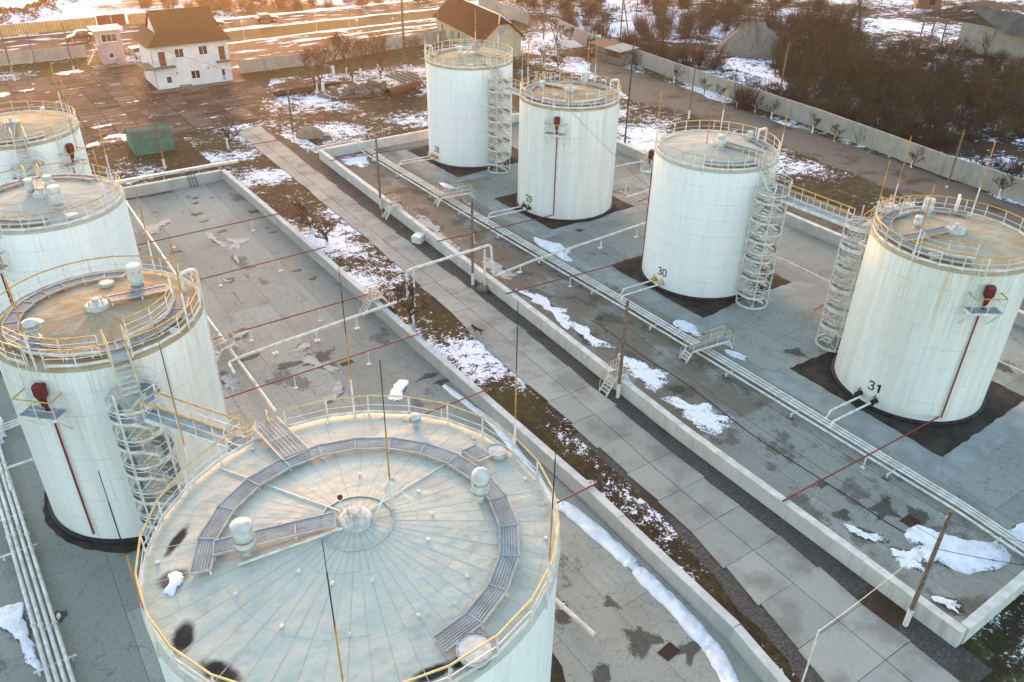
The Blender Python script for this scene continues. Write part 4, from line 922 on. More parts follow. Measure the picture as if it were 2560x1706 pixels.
tL1 = make_tank(3.94, 83.8, 5.22, .62, 'white storage tank with a cream roof, nearest the green garage', M['sh_a'], M['rf_yel'], dict(
    foam=[(-51,True)], walk=[(-130,-60,*RW)], radial=[(-100,.7,3.9)], rods=[(30,16.6,0,5.24),(-30,16.6,0,5.24)], vents=[(120,2.0,1.0,'drum'),(170,2.4,.9,'drum')], gaps=[(-90,6)], gang=[-90], hand=M['yellow_pale']))
# plate seams, drip studs, mast and ball of the big roof
def zN(r): return TOP+.03+.80*(1-r/7.76)
st = MB()
for k in range(26):
    for r, ph in ((2.9,.5),(4.9,.5),(7.25,.45)):
        if k % 2 == (r > 3) and random.random() < .85:
            a = 2*math.pi*(k+ph)/26; st.box((8.24+r*math.cos(a), 22.11+r*math.sin(a), zN(r)+.06), (.13,.1,.1), a)
st.build('roof_bracket', M['white'], tN)
st = MB()
for k in range(26):
    a = 2*math.pi*k/26
    for r0, r1 in ((1.5,7.6),): st.bar((8.24+r0*math.cos(a),22.11+r0*math.sin(a),zN(r0)+.002), (8.24+r1*math.cos(a),22.11+r1*math.sin(a),zN(r1)+.002), .03, .012)
st.lathe([(1.45,zN(1.45)-.02),(1.45,zN(1.45)+.05),(1.40,zN(1.4)+.05)], (8.24,22.11,0), 40, False)
st.build('plate_seam', M['seam'], tN)
st = MB(); mx, my = 8.24+1.5, 22.11-.05
st.bar((mx,my,zN(1.5)),(mx,my,zN(1.5)+1.4),.11,.11)
for a in (200, 330, 80): st.bar((mx+1.1*math.cos(R(a)),my+1.1*math.sin(R(a)),zN(1.6)+.02),(mx,my,zN(1.5)+1.35),.06,.06)
st.mi = 1; st.tube([(mx,my,zN(1.5)+1.4),(mx,my,16.4)], .032, 6); st.mi = 2; st.tube([(mx,my,16.4),(mx,my,19.5)], .018, 6); st.build('lightning_mast', [M['white'], M['orange_rod'], M['black']], tN)
st = MB(); px = 8.24+.75*math.cos(R(110)); py = 22.11+.75*math.sin(R(110)); st.tube([(px,py,zN(.7)),(px,py,zN(.7)+.75)], .03, 6); st.mi = 1; st.lathe([(0,.7),(.09,.73),(.11,.8),(.09,.88),(0,.92)], (px,py,zN(.7)), 12, False); st.build('red_lamp', [M['white'], M['red']], tN)
st = MB(); st.tube([(8.24+.5,22.11-.3,zN(.6)+.12),(8.24-4.4,22.11+.55,zN(4.4)+.12)], .05, 8); st.tube([(8.24-.2,22.11+.6,zN(.6)+.05),(8.24-3.2,22.11+6.6,zN(7.3)+.05)], .035, 6); st.tube([(8.24+.6,22.11+.2,zN(.6)+.04),(8.24+6.3,22.11+1.9,zN(6.6)+.04)], .03, 6); st.build('roof_pipe', M['white'], tN)

# ------------------------------------------------------------------ stair towers
def make_tower(name, label, loc, deg, top_dir, H=10.4):
    """round cage with switchback flights; top_dir +1/-1: side (local y) on which the last flight climbs to the tank roof"""
    t = thing(name, label, 'stair tower', (0,0,0), 'caged stair towers beside the tanks')
    Rc = 1.32; lv = 6; dz = H/lv
    f = MB()
    for k in range(4):
        a = R(45+90*k); p = (Rc*math.cos(a), Rc*math.sin(a)); f.tube([(p[0],p[1],0),(p[0],p[1],H+1.1)], .055, 6)
    def ring(z, a0=0, a1=360, r=Rc, hh=.1, tt=.05, mb=None): (mb or f).arcband(r-tt/2, r+tt/2, z-hh/2, z+hh/2, a0, a1, max(6, int(abs(a1-a0)/15)))
    ring(.08, hh=.16, tt=.14)
    for k in range(lv): ring((k+1)*dz+.0, hh=.11)
    for k in range(lv):
        z0, z1 = k*dz+.1, (k+1)*dz
        for q in (0, 2) if k % 2 else (1, 3):
            a0, a1 = R(45+90*q), R(135+90*q)
            p, q2 = (Rc*math.cos(a0), Rc*math.sin(a0)), (Rc*math.cos(a1), Rc*math.sin(a1))
            f.tube([(p[0],p[1],z0),(q2[0],q2[1],z1)], .03, 5); f.tube([(q2[0],q2[1],z0),(p[0],p[1],z1)], .03, 5)
    f.build('cage', M['white'], t)
    for k in range(lv):
        for s_ in (0, 1):
            x0, x1 = (.62,-.62) if s_ == 0 else (-.62,.62); yy = -.46 if s_ == 0 else .46
            z0, z1 = k*dz+s_*dz/2+.05, k*dz+(s_+1)*dz/2+.05
            b = MB(); n = 4
            for i in range(n): 
                u = (i+.5)/n; b.box((x0+(x1-x0)*u, yy, z0+(z1-z0)*(i+1)/(n+1)), (.30,.74,.05))
            for e in (-.39,.39): b.bar((x0,yy+e,z0),(x1,yy+e,z1),.04,.17)
            fl = b.build('stair_flight', M['white'], t)
            hd = MB(); e = -.39 if s_ == 0 else .39
            hd.tube([(x0,yy+e,z0+.95),(x1,yy+e,z1+.95)], .028, 5); hd.build('handrail', M['yellow_pale'], fl)
            # landing at the upper end of the flight
            am = 180 if s_ == 0 else 0
            b = MB(); b.arcband(.66, Rc-.03, z1-.03, z1+.02, am-62, am+62, 8); b.bb(min(x1*.95, x1*1.4), max(x1*.95, x1*1.4), -.84, .84, z1-.02, z1+.01)
            ld = b.build('landing', M['grate'], t)
            r_ = MB(); ring(z1+.12, am-78, am+78, Rc, .2, .03, r_)
            for zz in (.55, 1.02): r_.tube([(Rc*math.cos(R(am-78+156*i/10)), Rc*math.sin(R(am-78+156*i/10)), z1+zz) for i in range(11)], .024, 5)
            for i in range(5): a = R(am-78+156*i/4); r_.tube([(Rc*math.cos(a), Rc*math.sin(a), z1), (Rc*math.cos(a), Rc*math.sin(a), z1+1.02)], .02, 5)
            r_.build('landing_railing', M['white'], ld)
    # last flight to the tank roof and ties to the shell
    b = MB(); y0, y1 = .1*top_dir, 1.55*top_dir; z0, z1 = H+.05, TOP+.22
    for i in range(7): u = (i+.5)/7; b.box((0, y0+(y1-y0)*u, z0+(z1-z0)*(i+1)/8), (.78,.24,.04))
    for e in (-.42,.42): b.bar((e,y0,z0),(e,y1,z1),.045,.18)
    fl = b.build('stair_flight', M['white'], t)
    hd = MB()
    for e in (-.42,.42):
        hd.tube([(e,y0,z0+1.0),(e,y1,z1+1.05)], .03, 5); hd.tube([(e,y0,z0+.5),(e,y1,z1+.55)], .02, 5)
        for u in (0,.5,1): p = Vector((e,y0,z0)).lerp(Vector((e,y1,z1)), u); hd.tube([p, p+Vector((0,0,1.02))], .02, 5)
    hd.build('handrail', M['yellow_pale'], fl)
    b = MB()
    for z in (dz*2, dz*4): 
        for e in (-.8,.8): b.bar((e,.9*top_dir,z),(e*1.1,1.75*top_dir,z+.02),.07,.07)
    b.build('tie', M['white'], t)
    t.location = loc; t.rotation_euler = (0,0,R(deg))
    return t
TW = []
TW.append(make_tower('stair_tower', 'white caged stair tower at the front of tank 28', (52.95,79.95,.05), 0, 1))
TW.append(make_tower('stair_tower', 'white caged stair tower between tank 30 and tank 31, touching tank 30', (53.6,40.35,.05), 0, 1))
def tower_copy(src, loc, label, deg=None):
    c = copy_tree(src); c.location = loc; c['label'] = label
    if deg is not None: c.rotation_euler = (0,0,R(deg))
    return c
tower_copy(TW[0], (53.3,74.0,.05), 'white caged stair tower mostly hidden behind the left edge of tank 29', 180)
tower_copy(TW[0], (53.9,31.95,.05), 'white caged stair tower at the left edge of tank 31', 180)
tower_copy(TW[0], (3.4,38.35,.05), 'white caged stair tower climbing the tank with the rust yellow roof', 0)
tower_copy(TW[0], (7.3,31.35,.05), 'white caged stair tower mostly hidden behind the largest tank', 180)
tower_copy(TW[0], (3.8,77.2,.05), 'white caged stair tower at the cream roofed tank, far left', 0)
tower_copy(TW[0], (3.6,70.9,.05), 'white caged stair tower behind the tank with the barrel vent, far left', 180)
def footbridge(p0, p1, z, label):
    a, b_ = Vector((*p0, z)), Vector((*p1, z)); d = (b_-a).normalized(); s_ = Vector((-d.y, d.x, 0))
    t = thing('footbridge', label, 'footbridge', ((a+b_)/2).to_tuple(), 'footbridges between stair towers')
    m_ = MB(); m_.bar(a, b_, .86, .05); m_.build('deck', M['grate'], t)
    m_ = MB()
    for e in (-.47,.47): m_.bar(a+s_*e-Vector((0,0,.04)), b_+s_*e-Vector((0,0,.04)), .07, .22)
    m_.build('beam', M['white'], t)
    r_, y_ = MB(), MB(); n = max(2, round((b_-a).length/1.2))
    for e in (-.46,.46):
        for i in range(n+1): p = a+(b_-a)*(i/n)+s_*e; r_.bar(p, p+Vector((0,0,1.05)), .045, .045)
        r_.tube([a+s_*e+Vector((0,0,.55)), b_+s_*e+Vector((0,0,.55))], .02, 5); y_.tube([a+s_*e+Vector((0,0,1.07)), b_+s_*e+Vector((0,0,1.07))], .05, 6)
    r_.build('railing', M['white'], t); y_.build('handrail', M['yellow'], t)
footbridge((53.0,78.7), (53.25,75.3), 10.2, 'short footbridge joining the stair towers of tank 28 and tank 29')
footbridge((53.65,39.1), (53.85,33.2), 10.2, 'footbridge with yellow handrails joining the towers of tank 30 and tank 31')
footbridge((3.9,37.2), (6.8,32.5), 10.0, 'footbridge with thick yellow handrails from the rust roofed tank to the largest tank')
footbridge((3.75,75.9), (3.65,72.2), 10.2, 'footbridge between the two farthest tanks of the left row')
#PART4
# ------------------------------------------------------------------ pipelines
def pipe(name, pts, r, mt, label, cat='pipeline', group=None, n=10, bend=.35):
    m_ = MB(); m_.tube(elbow(pts, bend), r, n)
    for a, b_ in zip(pts, pts[1:]):          # flanges
        a, b_ = Vector(a), Vector(b_); L = (b_-a).length
        if L > 2: 
            for k in range(max(1, int(L/7))):
                u = (k+.5)/max(1, int(L/7))+random.uniform(-.03,.03); c = a.lerp(b_, u); d = (b_-a).normalized(); m_.tube([c-d*.035, c+d*.035], r*1.55, n)
    return tag(m_.build(name, mt, loc=m_.centre(), smooth=True), label, cat, group)
XM = [(8,44.1),(15,44.5),(33,44.35),(46,44.0),(68,43.1),(89,42.5),(94.6,42.6)]
for off, lb in ((0,'white pipeline of the right yard, nearest the tanks'),(-.33,'white pipeline of the right yard, second from the tanks'),(-.66,'white pipeline of the right yard, third from the tanks'),(-1.25,'white pipeline of the right yard, set apart on the road side')):
    pipe('pipeline', [(x+off*(1 if y > 20 else .8), y, .5) for (y, x) in XM], .085, M['white'], lb, group='four white pipelines of the right yard')
def support(x, y, w, lb=None, grp='pipe supports in the right yard'):
    m_ = MB(); m_.bar((x-w-.25,y,.37),(x+.25,y,.37),.1,.08)
    for xx in (x-w-.15,x+.1): m_.bb(xx-.05,xx+.05,y-.05,y+.05,.03,.34)
    m_.mi = 1; m_.bb(x-w-.38,x-w+.05,y-.2,y+.2,.03,.12)
    return single(m_, 'pipe_support', [M['white'], M['concrete_block']], lb or 'low white pipe support under the four white pipelines of the right yard', 'pipe support', grp)
for y in (12.4,19.5,27.2,33.3,41.6,49.0,56.6,63.4,70.5,76.5,84.0,90.5): support(lerp(XM, y), y, 1.25)
for (cx, cy, nm) in ((52.9,86.5,'to yellow valves of the farthest stencilled tank'),(53.38,67.4,'to rusty red valves of the rusty rimmed tank'),(53.58,46.94,'to yellow valves of the grey roofed stencilled tank'),(53.99,25.35,'to black valves of the rust streaked tank')):
    for dy, off, w_ in ((.15,0,'upper of two'),(-.75,-.66,'lower of two')):
        xm = lerp(XM, cy+dy)+off; xe = cx-5.75; yb = cy+dy
        x_top = xm+(.5 if off == 0 else .25)
        pipe('branch_pipe', [(xe,yb,.85),(x_top,yb,.95),(x_top-.12,yb,.55),(xm+.05,yb-.05,.5)] , .075, M['white'], 'white branch pipe %s, %s' % (nm, w_), 'pipe', bend=.12)
# foam line over the road
pipe('foam_pipe', [(11.75,53.2,.55),(11.8,54.7,.6),(13.0,54.9,.65),(27.3,55.0,1.45),(27.35,55.05,4.0),(36.0,55.6,4.0),(36.4,55.7,.65),(41.0,56.0,.95),(58.5,57.1,.95)], .12, M['white'], 'white pipe that rises and crosses high over the slab road', bend=.4)
m_ = MB(); m_.bb(27.9,28.02,54.98,55.1,0,3.9); m_.bb(35.05,35.2,55.15,55.28,.3,3.9); m_.mi = 1; m_.box((35.1,55.2,.17),(1.2,.9,.34),.5)
single(m_, 'pipe_gantry', [M['white'], M['concrete_base']], 'white posts on a concrete block holding up the pipe over the road', 'pipe frame')
for k, x in enumerate((39.6,44.9,49.4,54.2)):
    m_ = MB(); m_.bb(x-.05,x+.05,56.2+x*.01-.6,56.32+x*.01-.6,.03,.82); m_.box((x,55.75+.01*x,.06),(.5,.4,.06))
    single(m_, 'pipe_support', M['white'], 'white post under the thick pipe between tanks 29 and 30', 'pipe support', 'posts under the pipe between tanks 29 and 30')
for k, (x, z) in enumerate(((15.5,.78),(19.0,.97),(22.5,1.15))):
    m_ = MB(); m_.bb(x-.05,x+.05,54.9,55.0,.03,z-.1); m_.box((x,54.95,.05),(.4,.4,.04)); single(m_, 'pipe_support', M['white'], 'white post under the pipe that climbs towards the road in the left yard', 'pipe support', 'posts under the left yard pipe')
a, b_ = Q(0,1,1060,365,.5), Q(0,1,1440,920,.5)
pipe('pipeline', [(a.x+.1,92,.5),(a.x,a.y,.5),(b_.x,b_.y,.5),(b_.x+.15,47,.5)], .12, M['white'], 'white pipeline on the floor beside the left row of tanks')
a, b_ = Q(2,3,640,850,.5), Q(2,3,950,1165,.5)
pipe('pipe_stub', [(a.x-.4,a.y+1.6,.5),(b_.x,b_.y,.45)], .13, M['white'], 'thick cream pipe stub lying beside the largest tank at the bottom', 'pipe')
BT = (415,480,545,612); TP_ = (-30,15,70,118)
for k in range(4):
    a, b_ = Q(0,3,BT[k],1568,.5), Q(0,3,TP_[k],0,.5); d = (b_-a).normalized()
    pipe('pipeline', [a-d*12, a, b_, b_+d*(16-k*3)], .1, M['white_dirty'] if False else M['white'], 'white pipeline in the bottom left corner, %s of four' % ('leftmost','second from left','third from left','rightmost')[k], group='four pipelines at the bottom left')
for (px, py) in ((160,470),(470,1410),(60,200)):
    a = Q(0,3,px,py,.36); m_ = MB(); m_.bar(a-Vector((1.0,0,0)), a+Vector((.9,0,0)), .1, .08)
    for e in (-.8,.7): m_.bb(a.x+e-.05,a.x+e+.05,a.y-.05,a.y+.05,.03,.33)
    single(m_, 'pipe_support', M['white'], 'low support under the pipelines in the bottom left corner', 'pipe support', 'supports under the left pipelines')
a = Q(0,2,45,1240,.9); b_ = Q(0,2,262,1140,.9)
pipe('branch_pipe', [(a.x,a.y-2.0,.6),(a.x,a.y,.9),(b_.x+1.5,a.y+.1,.9)], .085, M['white'], 'white branch pipe bending to the left side of the rust roofed tank', 'pipe', bend=.3)
for k in range(3):
    a, b_ = Q(0,2,0,885+k*24,.5), Q(0,2,160,825+k*22,.5); d = (b_-a).normalized()
    pipe('pipeline', [a-d*6, b_+d*2.5], .08, M['white'], 'white cross pipe at the left edge behind the rust roofed tank, %s of three' % ('upper','middle','lower')[k], group='cross pipes at the left edge')
# ducts beyond the far bund walls
m_ = MB(); a, b_ = Q(0,0,1010,1510,.9), Q(0,0,1985,1342,.9); m_.bar((-6,a.y,.9), b_, .42, .3)
for x in (8,13,18,22): m_.bb(x-.05,x+.05,a.y-.05,a.y+.05,0,.76)
single(m_, 'duct', M['white'], 'long square white duct on short legs beyond the far end of the left yard', 'duct')
a, b_ = Q(1,0,565,1245,.6), Q(1,0,960,1172,.6); c0 = Q(1,0,995,1180,1.3)
pipe('header_pipe', [(a.x,a.y,.2),(a.x,a.y,.6),(b_.x,b_.y,.6),(c0.x,95.6,1.3),(c0.x+.1,94.2,1.3)], .13, M['white'], 'thick white pipe lying along the far whitewashed bund wall, outer of two', 'pipe')
a, b_ = Q(1,0,700,1235,.7), Q(1,0,925,1190,.7); pipe('header_pipe', [(a.x,a.y,.6),(b_.x,b_.y,.6),(b_.x+.5,95.5,1.3)], .1, M['white'], 'thinner white pipe lying along the far whitewashed bund wall, inner of two', 'pipe')
# red fire pipes with posts
def firepipe(x0, x1, y, y1, z0, z1, label, posts=()):
    t = thing('fire_pipe', label, 'fire pipe', ((x0+x1)/2,(y+y1)/2,0), 'red fire pipes')
    m_ = MB(); m_.tube([(x0,y,z0),(x1,y1,z1)], .052, 8); m_.build('pipe', M['redpipe'], t, True)
    for u in posts:
        p = Vector((x0,y,z0)).lerp(Vector((x1,y1,z1)), u); q = MB(); q.bb(p.x-.035,p.x+.035,p.y-.035,p.y+.035,.03,p.z-.05); q.box((p.x,p.y,.045),(.3,.3,.03)); q.build('post', M['white'], t)
firepipe(8.0,25.3,78.8,78.3,1.0,1.3,'red fire pipe crossing the left yard, farthest one, beside the cream roofed tank',(.35,.8))
firepipe(7.0,25.6,68.4,68.3,1.0,1.3,'red fire pipe crossing the left yard behind the barrel vent tank',(.45,.75))
firepipe(7.2,25.6,57.9,57.7,1.0,1.3,'red fire pipe crossing the left yard just beyond the climbing white pipe',(.4,.72))
firepipe(6.2,25.9,49.6,49.6,1.0,1.3,'red fire pipe crossing the left yard beside the rust roofed tank',(.45,.75))
firepipe(6.2,26.0,40.1,40.3,1.0,1.3,'red fire pipe crossing the left yard just behind the largest tank',(.5,.8))
a, b_ = Q(2,3,600,98,1.1), Q(2,3,790,-5,1.3); firepipe(15.4,26.1,(a.y+b_.y)/2,b_.y,1.0,1.3,'red fire pipe from the largest tank to the near end of the left wall',(.5,))
firepipe(35.6,50.2,90.6,90.6,1.25,.75,'red fire pipe running to tank 28 in the right yard',(.4,))
firepipe(35.2,49.2,63.9,64.0,1.25,.75,'red fire pipe running to tank 29 in the right yard',(.3,))
firepipe(34.9,50.4,51.5,51.3,1.25,.75,'red fire pipe running to tank 30 in the right yard',(.45,))
firepipe(34.5,51.0,21.0,21.0,1.25,.75,'red fire pipe running to tank 31 in the right yard',(.5,))
a, b_ = Q(1,0,90,1208,.9), Q(1,0,440,1150,.9); firepipe(a.x,b_.x,a.y,b_.y,.9,.9,'red fire pipe crossing low over the far end of the slab road',(.02,))
firepipe(59.5,70,62.0,62.6,.8,.9,'red fire pipe beyond tank 29 at the back of the right yard',(.5,))
firepipe(56,69.5,35.6,37.4,.8,.9,'red fire pipe behind the stair towers of tanks 30 and 31',(.5,))
pipe('pipeline', [(59.2,72.6,.6),(69.2,72.0,.6)], .1, M['white'], 'white pipe behind tank 29 running to the back wall, farther one', group='white pipes behind tank 29')
pipe('pipeline', [(58.9,63.6,2.2),(58.9,63.6,.8),(69.4,64.6,.8)], .09, M['white'], 'white pipe behind tank 29 running to the back wall, nearer one', group='white pipes behind tank 29')
pipe('pipeline', [(60.2,66.0,.5),(62.0,44,.5),(62.2,18,.5)], .085, M['white'], 'long white pipeline along the back of the right yard')
# crossing steps over the pipelines
def stile(name, loc, deg, L, zt, label, run=.55, colr='yellow_pale', w=.8):
    t = thing(name, label, 'steps', loc)
    S_ = math.sin(R(deg)); C_s = math.cos(R(deg))
    def W(x, y, z): return Vector((loc[0]+C_s*x-S_*y, loc[1]+S_*x+C_s*y, loc[2]+z))
    d = MB(); d.bar(W(-L/2,0,zt), W(L/2,0,zt), w, .05); d.build('deck', M['darkgrate'], t)
    s_ = MB(); rl, hd = MB(), MB()
    for e in (-w/2,w/2): s_.bar(W(-L/2,e,zt-.03), W(L/2,e,zt-.03), .05, .16)
    for sg in (-1,1):
        n = max(2, round(zt/.24))
        for e in (-w/2,w/2):
            s_.bar(W(sg*L/2,e,zt), W(sg*(L/2+run),e,.03), .05, .15)
            p = [W(-L/2 if sg < 0 else -L/2,e,zt), W(L/2,e,zt)]
            q = [W(sg*L/2,e,zt), W(sg*(L/2+run),e,.1)]
            hd.tube([q[0]+Vector((0,0,.95)), q[1]+Vector((0,0,.85))], .024, 5)
            for v in q: rl.tube([v, v+Vector((0,0,.92))], .02, 5)
        for i in range(n-1): u = (i+1)/n; s_.bar(W(sg*(L/2+run*u),-w/2,zt*(1-u)), W(sg*(L/2+run*u),w/2,zt*(1-u)), .2, .03)
    for e in (-w/2,w/2):
        hd.tube([W(-L/2,e,zt+.95), W(L/2,e,zt+.95)], .026, 5); rl.tube([W(-L/2,e,zt+.5), W(L/2,e,zt+.5)], .018, 5)
        for u in (-.17,.17): rl.tube([W(L*u,e,zt), W(L*u,e,zt+.95)], .02, 5)
    s_.build('step', M['white'], t); rl.build('railing', M['white'], t); hd.build('handrail', M[colr], t)
a = Q(2,2,1880,215,.9); stile('crossing_steps', (lerp(XM,a.y)-.2,a.y,.03), -6, 3.6, .95, 'yellow railed crossing steps over the pipelines near tank 30')
a = Q(1,1,1800,290,.9); stile('crossing_steps', (lerp(XM,a.y)+.3,a.y,.03), -6, 3.6, .95, 'white railed crossing steps over the pipelines beside the narrow snow patch')
a = Q(1,1,1090,1150,1.3); stile('wall_steps', (25.15,a.y-.2,0.03), 0, .9, 1.4, 'yellow railed steps over the grey bund wall left of the road', 1.0, 'yellow')
a = Q(1,1,1290,400,1.0); stile('wall_steps', (35.8,a.y,0.03), 0, .8, 1.4, 'white railed steps over the whitewashed wall beside the far roadside pole', .9)
a = Q(2,2,1180,470,1.0); stile('wall_steps', (34.9,a.y,0.03), 0, .8, 1.4, 'yellow railed steps over the whitewashed wall beside the wired pole', .9, 'yellow')
a = Q(0,2,1880,230,.6); stile('crossing_steps', (a.x,a.y,.03), 20, 1.2, .8, 'small pale crossing steps over the pipeline right of the rust roofed tank', .6)
t = thing('red_ladder', 'red double ladder hooked over the far wall of the left yard', 'ladder', (20.3,94,0)); q = MB()
for x in (19.9,20.3,20.7): q.tube([(x,94.75,0),(x,94.3,1.5),(x,93.4,.03)], .035, 6)
for k in range(4): q.tube([(19.9,94.1-.2*k,1.2-.3*k),(20.7,94.1-.2*k,1.2-.3*k)], .02, 5)
q.build('rails', M['rust'], t)
# drain grates
def grate(p, w, l, rz, label):
    m_ = MB(); m_.box((p.x,p.y,.034),(w,l,.02),rz); t = thing('drain_grate', label, 'drain', (p.x,p.y,.03)); m_.build('pit', M['black'], t)
    g = MB(); c, s_ = math.cos(rz), math.sin(rz)
    for k in range(9):
        o = -w/2+w*(k+.5)/9; g.bar((p.x+c*o-s_*(-l/2),p.y+s_*o+c*(-l/2),.06),(p.x+c*o-s_*(l/2),p.y+s_*o+c*(l/2),.06),.03,.02)
    g.build('bars', M['rust'], t)
grate(Q(2,3,1575,1315), 1.0, .7, R(8), 'rusty drain grate on the floor at the bottom beside the snow bank')
grate(Q(3,3,1385,228), 1.0, .8, 0, 'drain grate beside the large snow patch in the near right corner')
grate(Q(1,2,892,362), 1.0, .5, R(4), 'brown drain grate under a red fire pipe in the left yard')

# ------------------------------------------------------------------ poles and wires
def pole(x, y, h, label, top=True, r=.13, white=1.25, grp='wooden utility poles', arm=False):
    t = thing('utility_pole', label, 'utility pole', (x,y,0), grp)
    m_ = MB(); m_.tube([(x,y,white),(x,y,h)], r, 10, r2=r*.8); m_.build('shaft', M['wood'], t, True)
    m_ = MB(); m_.tube([(x,y,-.05),(x,y,white)], r*1.12, 10); m_.build('white_base', M['whitewash'], t, True)
    if top:
        m_ = MB(); m_.bar((x-.5,y,h-.3),(x+.1,y,h-.25),.06,.06); m_.tube([(x-.45,y,h-.25),(x-.75,y+.1,h+.15)], .05, 6); m_.build('bracket', M['grey_steel'], t)
    return t
PL = [(35.5,76.8,7.9),(34.6,56.4,8.2),(34.3,35.8,8.1),(33.7,11.9,8.1)]
pole(*PL[0], 'wooden pole with white base by the whitewashed wall, farthest beside the road'); pole(*PL[1], 'wooden pole with white base beside the pipe that crosses over the road')
pole(*PL[2], 'wooden pole with tangled wires beside the yellow wall steps'); pole(*PL[3], 'reddish wooden pole with white base at the bottom right corner')
pole(19.1,101.5,8.3,'wooden pole in front of the green garage', False); pole(35.8,102.7,8.2,'wooden pole at the far end of the slab road by the gravel mound', False)
a = Q(0,0,125,680); pole(a.x,a.y,8,'pole with white base on the lawn at the left edge',False); a = Q(0,0,625,615); pole(a.x,a.y,8,'pole with white base between the left edge and the gatehouse',False)
a = Q(0,0,310,580); m_ = MB(); m_.tube([(a.x,a.y,0),(a.x,a.y,6)], .07, 8); single(m_, 'blue_pole', M['blue_pole'], 'thin dark blue pole on the lawn at the left', 'pole')
a = Q(2,0,1740,990); pole(a.x,a.y,8,'wooden pole with white base on the grass behind tank 30',False)
a = Q(3,0,285,840); pole(a.x,a.y,8.6,'bare wooden pole standing just beyond the perimeter wall',False,.14,.3)
a = Q(3,0,1690,1568); pole(a.x,a.y,7,'grey pole before the perimeter wall behind tank 31',False,.12,.3)
a = Q(2,0,1165,365); t = pole(a.x,a.y,9,'wooden pole with a slanting strut in the brush beyond the shed',False,.14,.3)
m_ = MB(); m_.tube([(a.x+1.9,a.y-.8,0),(a.x+.1,a.y-.05,8.0)], .12, 8); m_.build('strut', M['wood'], t)
a = Q(2,0,530,340); t = pole(a.x,a.y,6.5,'short braced wooden pole right of the cream building',False,.14,.3); m_ = MB(); m_.tube([(a.x+2.0,a.y-1.5,0),(a.x+.1,a.y,6.0)], .1, 8); m_.build('strut', M['wood'], t)
t = thing('twin_pole', 'tall rusty twin pole with white foot rising to the top edge among bare trees', 'pole', (66.1,129.2,0)); m_ = MB()
for e in (-.16,.16): m_.tube([(66.1+e,129.2,1.0),(66.1+e*.6,129.2,14)], .11, 8)
for k in range(14): m_.bar((65.94,129.2,1.5+k*.9),(66.26,129.2,2.1+k*.9),.05,.05)
m_.build('shaft', M['wood'], t); m_ = MB(); m_.bb(65.85,66.35,129.0,129.4,0,1.0); m_.build('white_base', M['whitewash'], t)
m_ = MB(); m_.tube([(71.3,78.0,0),(71.3,78.0,9)], .11, 8, r2=.09); m_.tube([(71.3,78.0,9),(71.3,78.0,14)], .08, 8); m_.tube([(71.3,78.0,14),(71.3,78.0,18.4)], .05, 8); single(m_, 'mast', M['wire'], 'tall dark lightning mast standing behind tank 29', 'mast')
p = Q(3,3,625,1135,5.5); m_ = MB(); m_.tube([(p.x,p.y,0),(p.x,p.y,5.5)], .045, 8); single(m_, 'thin_post', M['white'], 'thin white post with a cable at the bottom edge of the road', 'post')
def wire(a, b_, sag, label, r=.014, grp='overhead wires', mt='wire'):
    a, b_ = Vector(a), Vector(b_); m_ = MB(); pts = [a.lerp(b_, k/12)-Vector((0,0,sag*4*(k/12)*(1-k/12))) for k in range(13)]
    m_.tube(pts, r, 4); c = (a+b_)/2
    return tag(m_.build('cable', M[mt], loc=c), label, 'cable', grp)
nm = ('farthest roadside pole','pole beside the crossing pipe','pole with tangled wires','reddish pole at the corner')
for k in range(3):
    A, B_ = PL[k], PL[k+1]
    for j, dz in enumerate((-.35,-1.9)): wire((A[0],A[1],A[2]+dz), (B_[0],B_[1],B_[2]+dz), .5+.2*j, '%s black cable between the %s and the %s' % (('upper','lower')[j], nm[k], nm[k+1]))
wire((35.8,102.7,7.9),(PL[0][0],PL[0][1],7.5),.6,'black cable from the gravel mound pole to the farthest roadside pole')
wire((19.1,101.5,8.0),(35.8,102.7,7.9),.6,'black cable from the garage pole across the far end of the road')
wire((33.7,11.9,7.4),(42,3,6.5),.3,'black cable leaving the reddish corner pole to the right edge'); wire((33.7,11.9,5.6),(43,4,5.0),.4,'thicker black cable leaving the reddish corner pole lower down', .022)
wire((28.7,137,6.2),(46,120,.6),.2,'red cable slanting from the house front to the ground', .03, None, 'redpipe')
e_ = Q(3,3,1395,615,1.6); wire((p.x,p.y,5.45),(e_.x,e_.y,2.5),.15,'white cable from the thin post over the road to the right yard', .02, None, 'white')
wire((53.38-3,67.4-4.3,11.7),(59,58,2.5),.2,'black cable hanging from the roof edge of tank 29'); wire((53.5,41.9,11.6),(58,36,9.5),.2,'black cable from the roof edge of tank 30 to the tower')
m_ = MB(); m_.tube(smoothpath([Q(2,2,940,0,.05),Q(2,2,1400,330,.05),Q(2,2,1700,520,.05),Q(2,2,2130,850,.05),Q(3,2,130,1000,.05),Q(3,2,640,1330,.05),Q(3,2,1000,1560,.05),Q(3,3,1200,240,.05),Q(3,3,1560,440,.05)]), .035, 5); single(m_, 'cable', M['wire'], 'black cable lying along the floor of the right yard', 'cable')
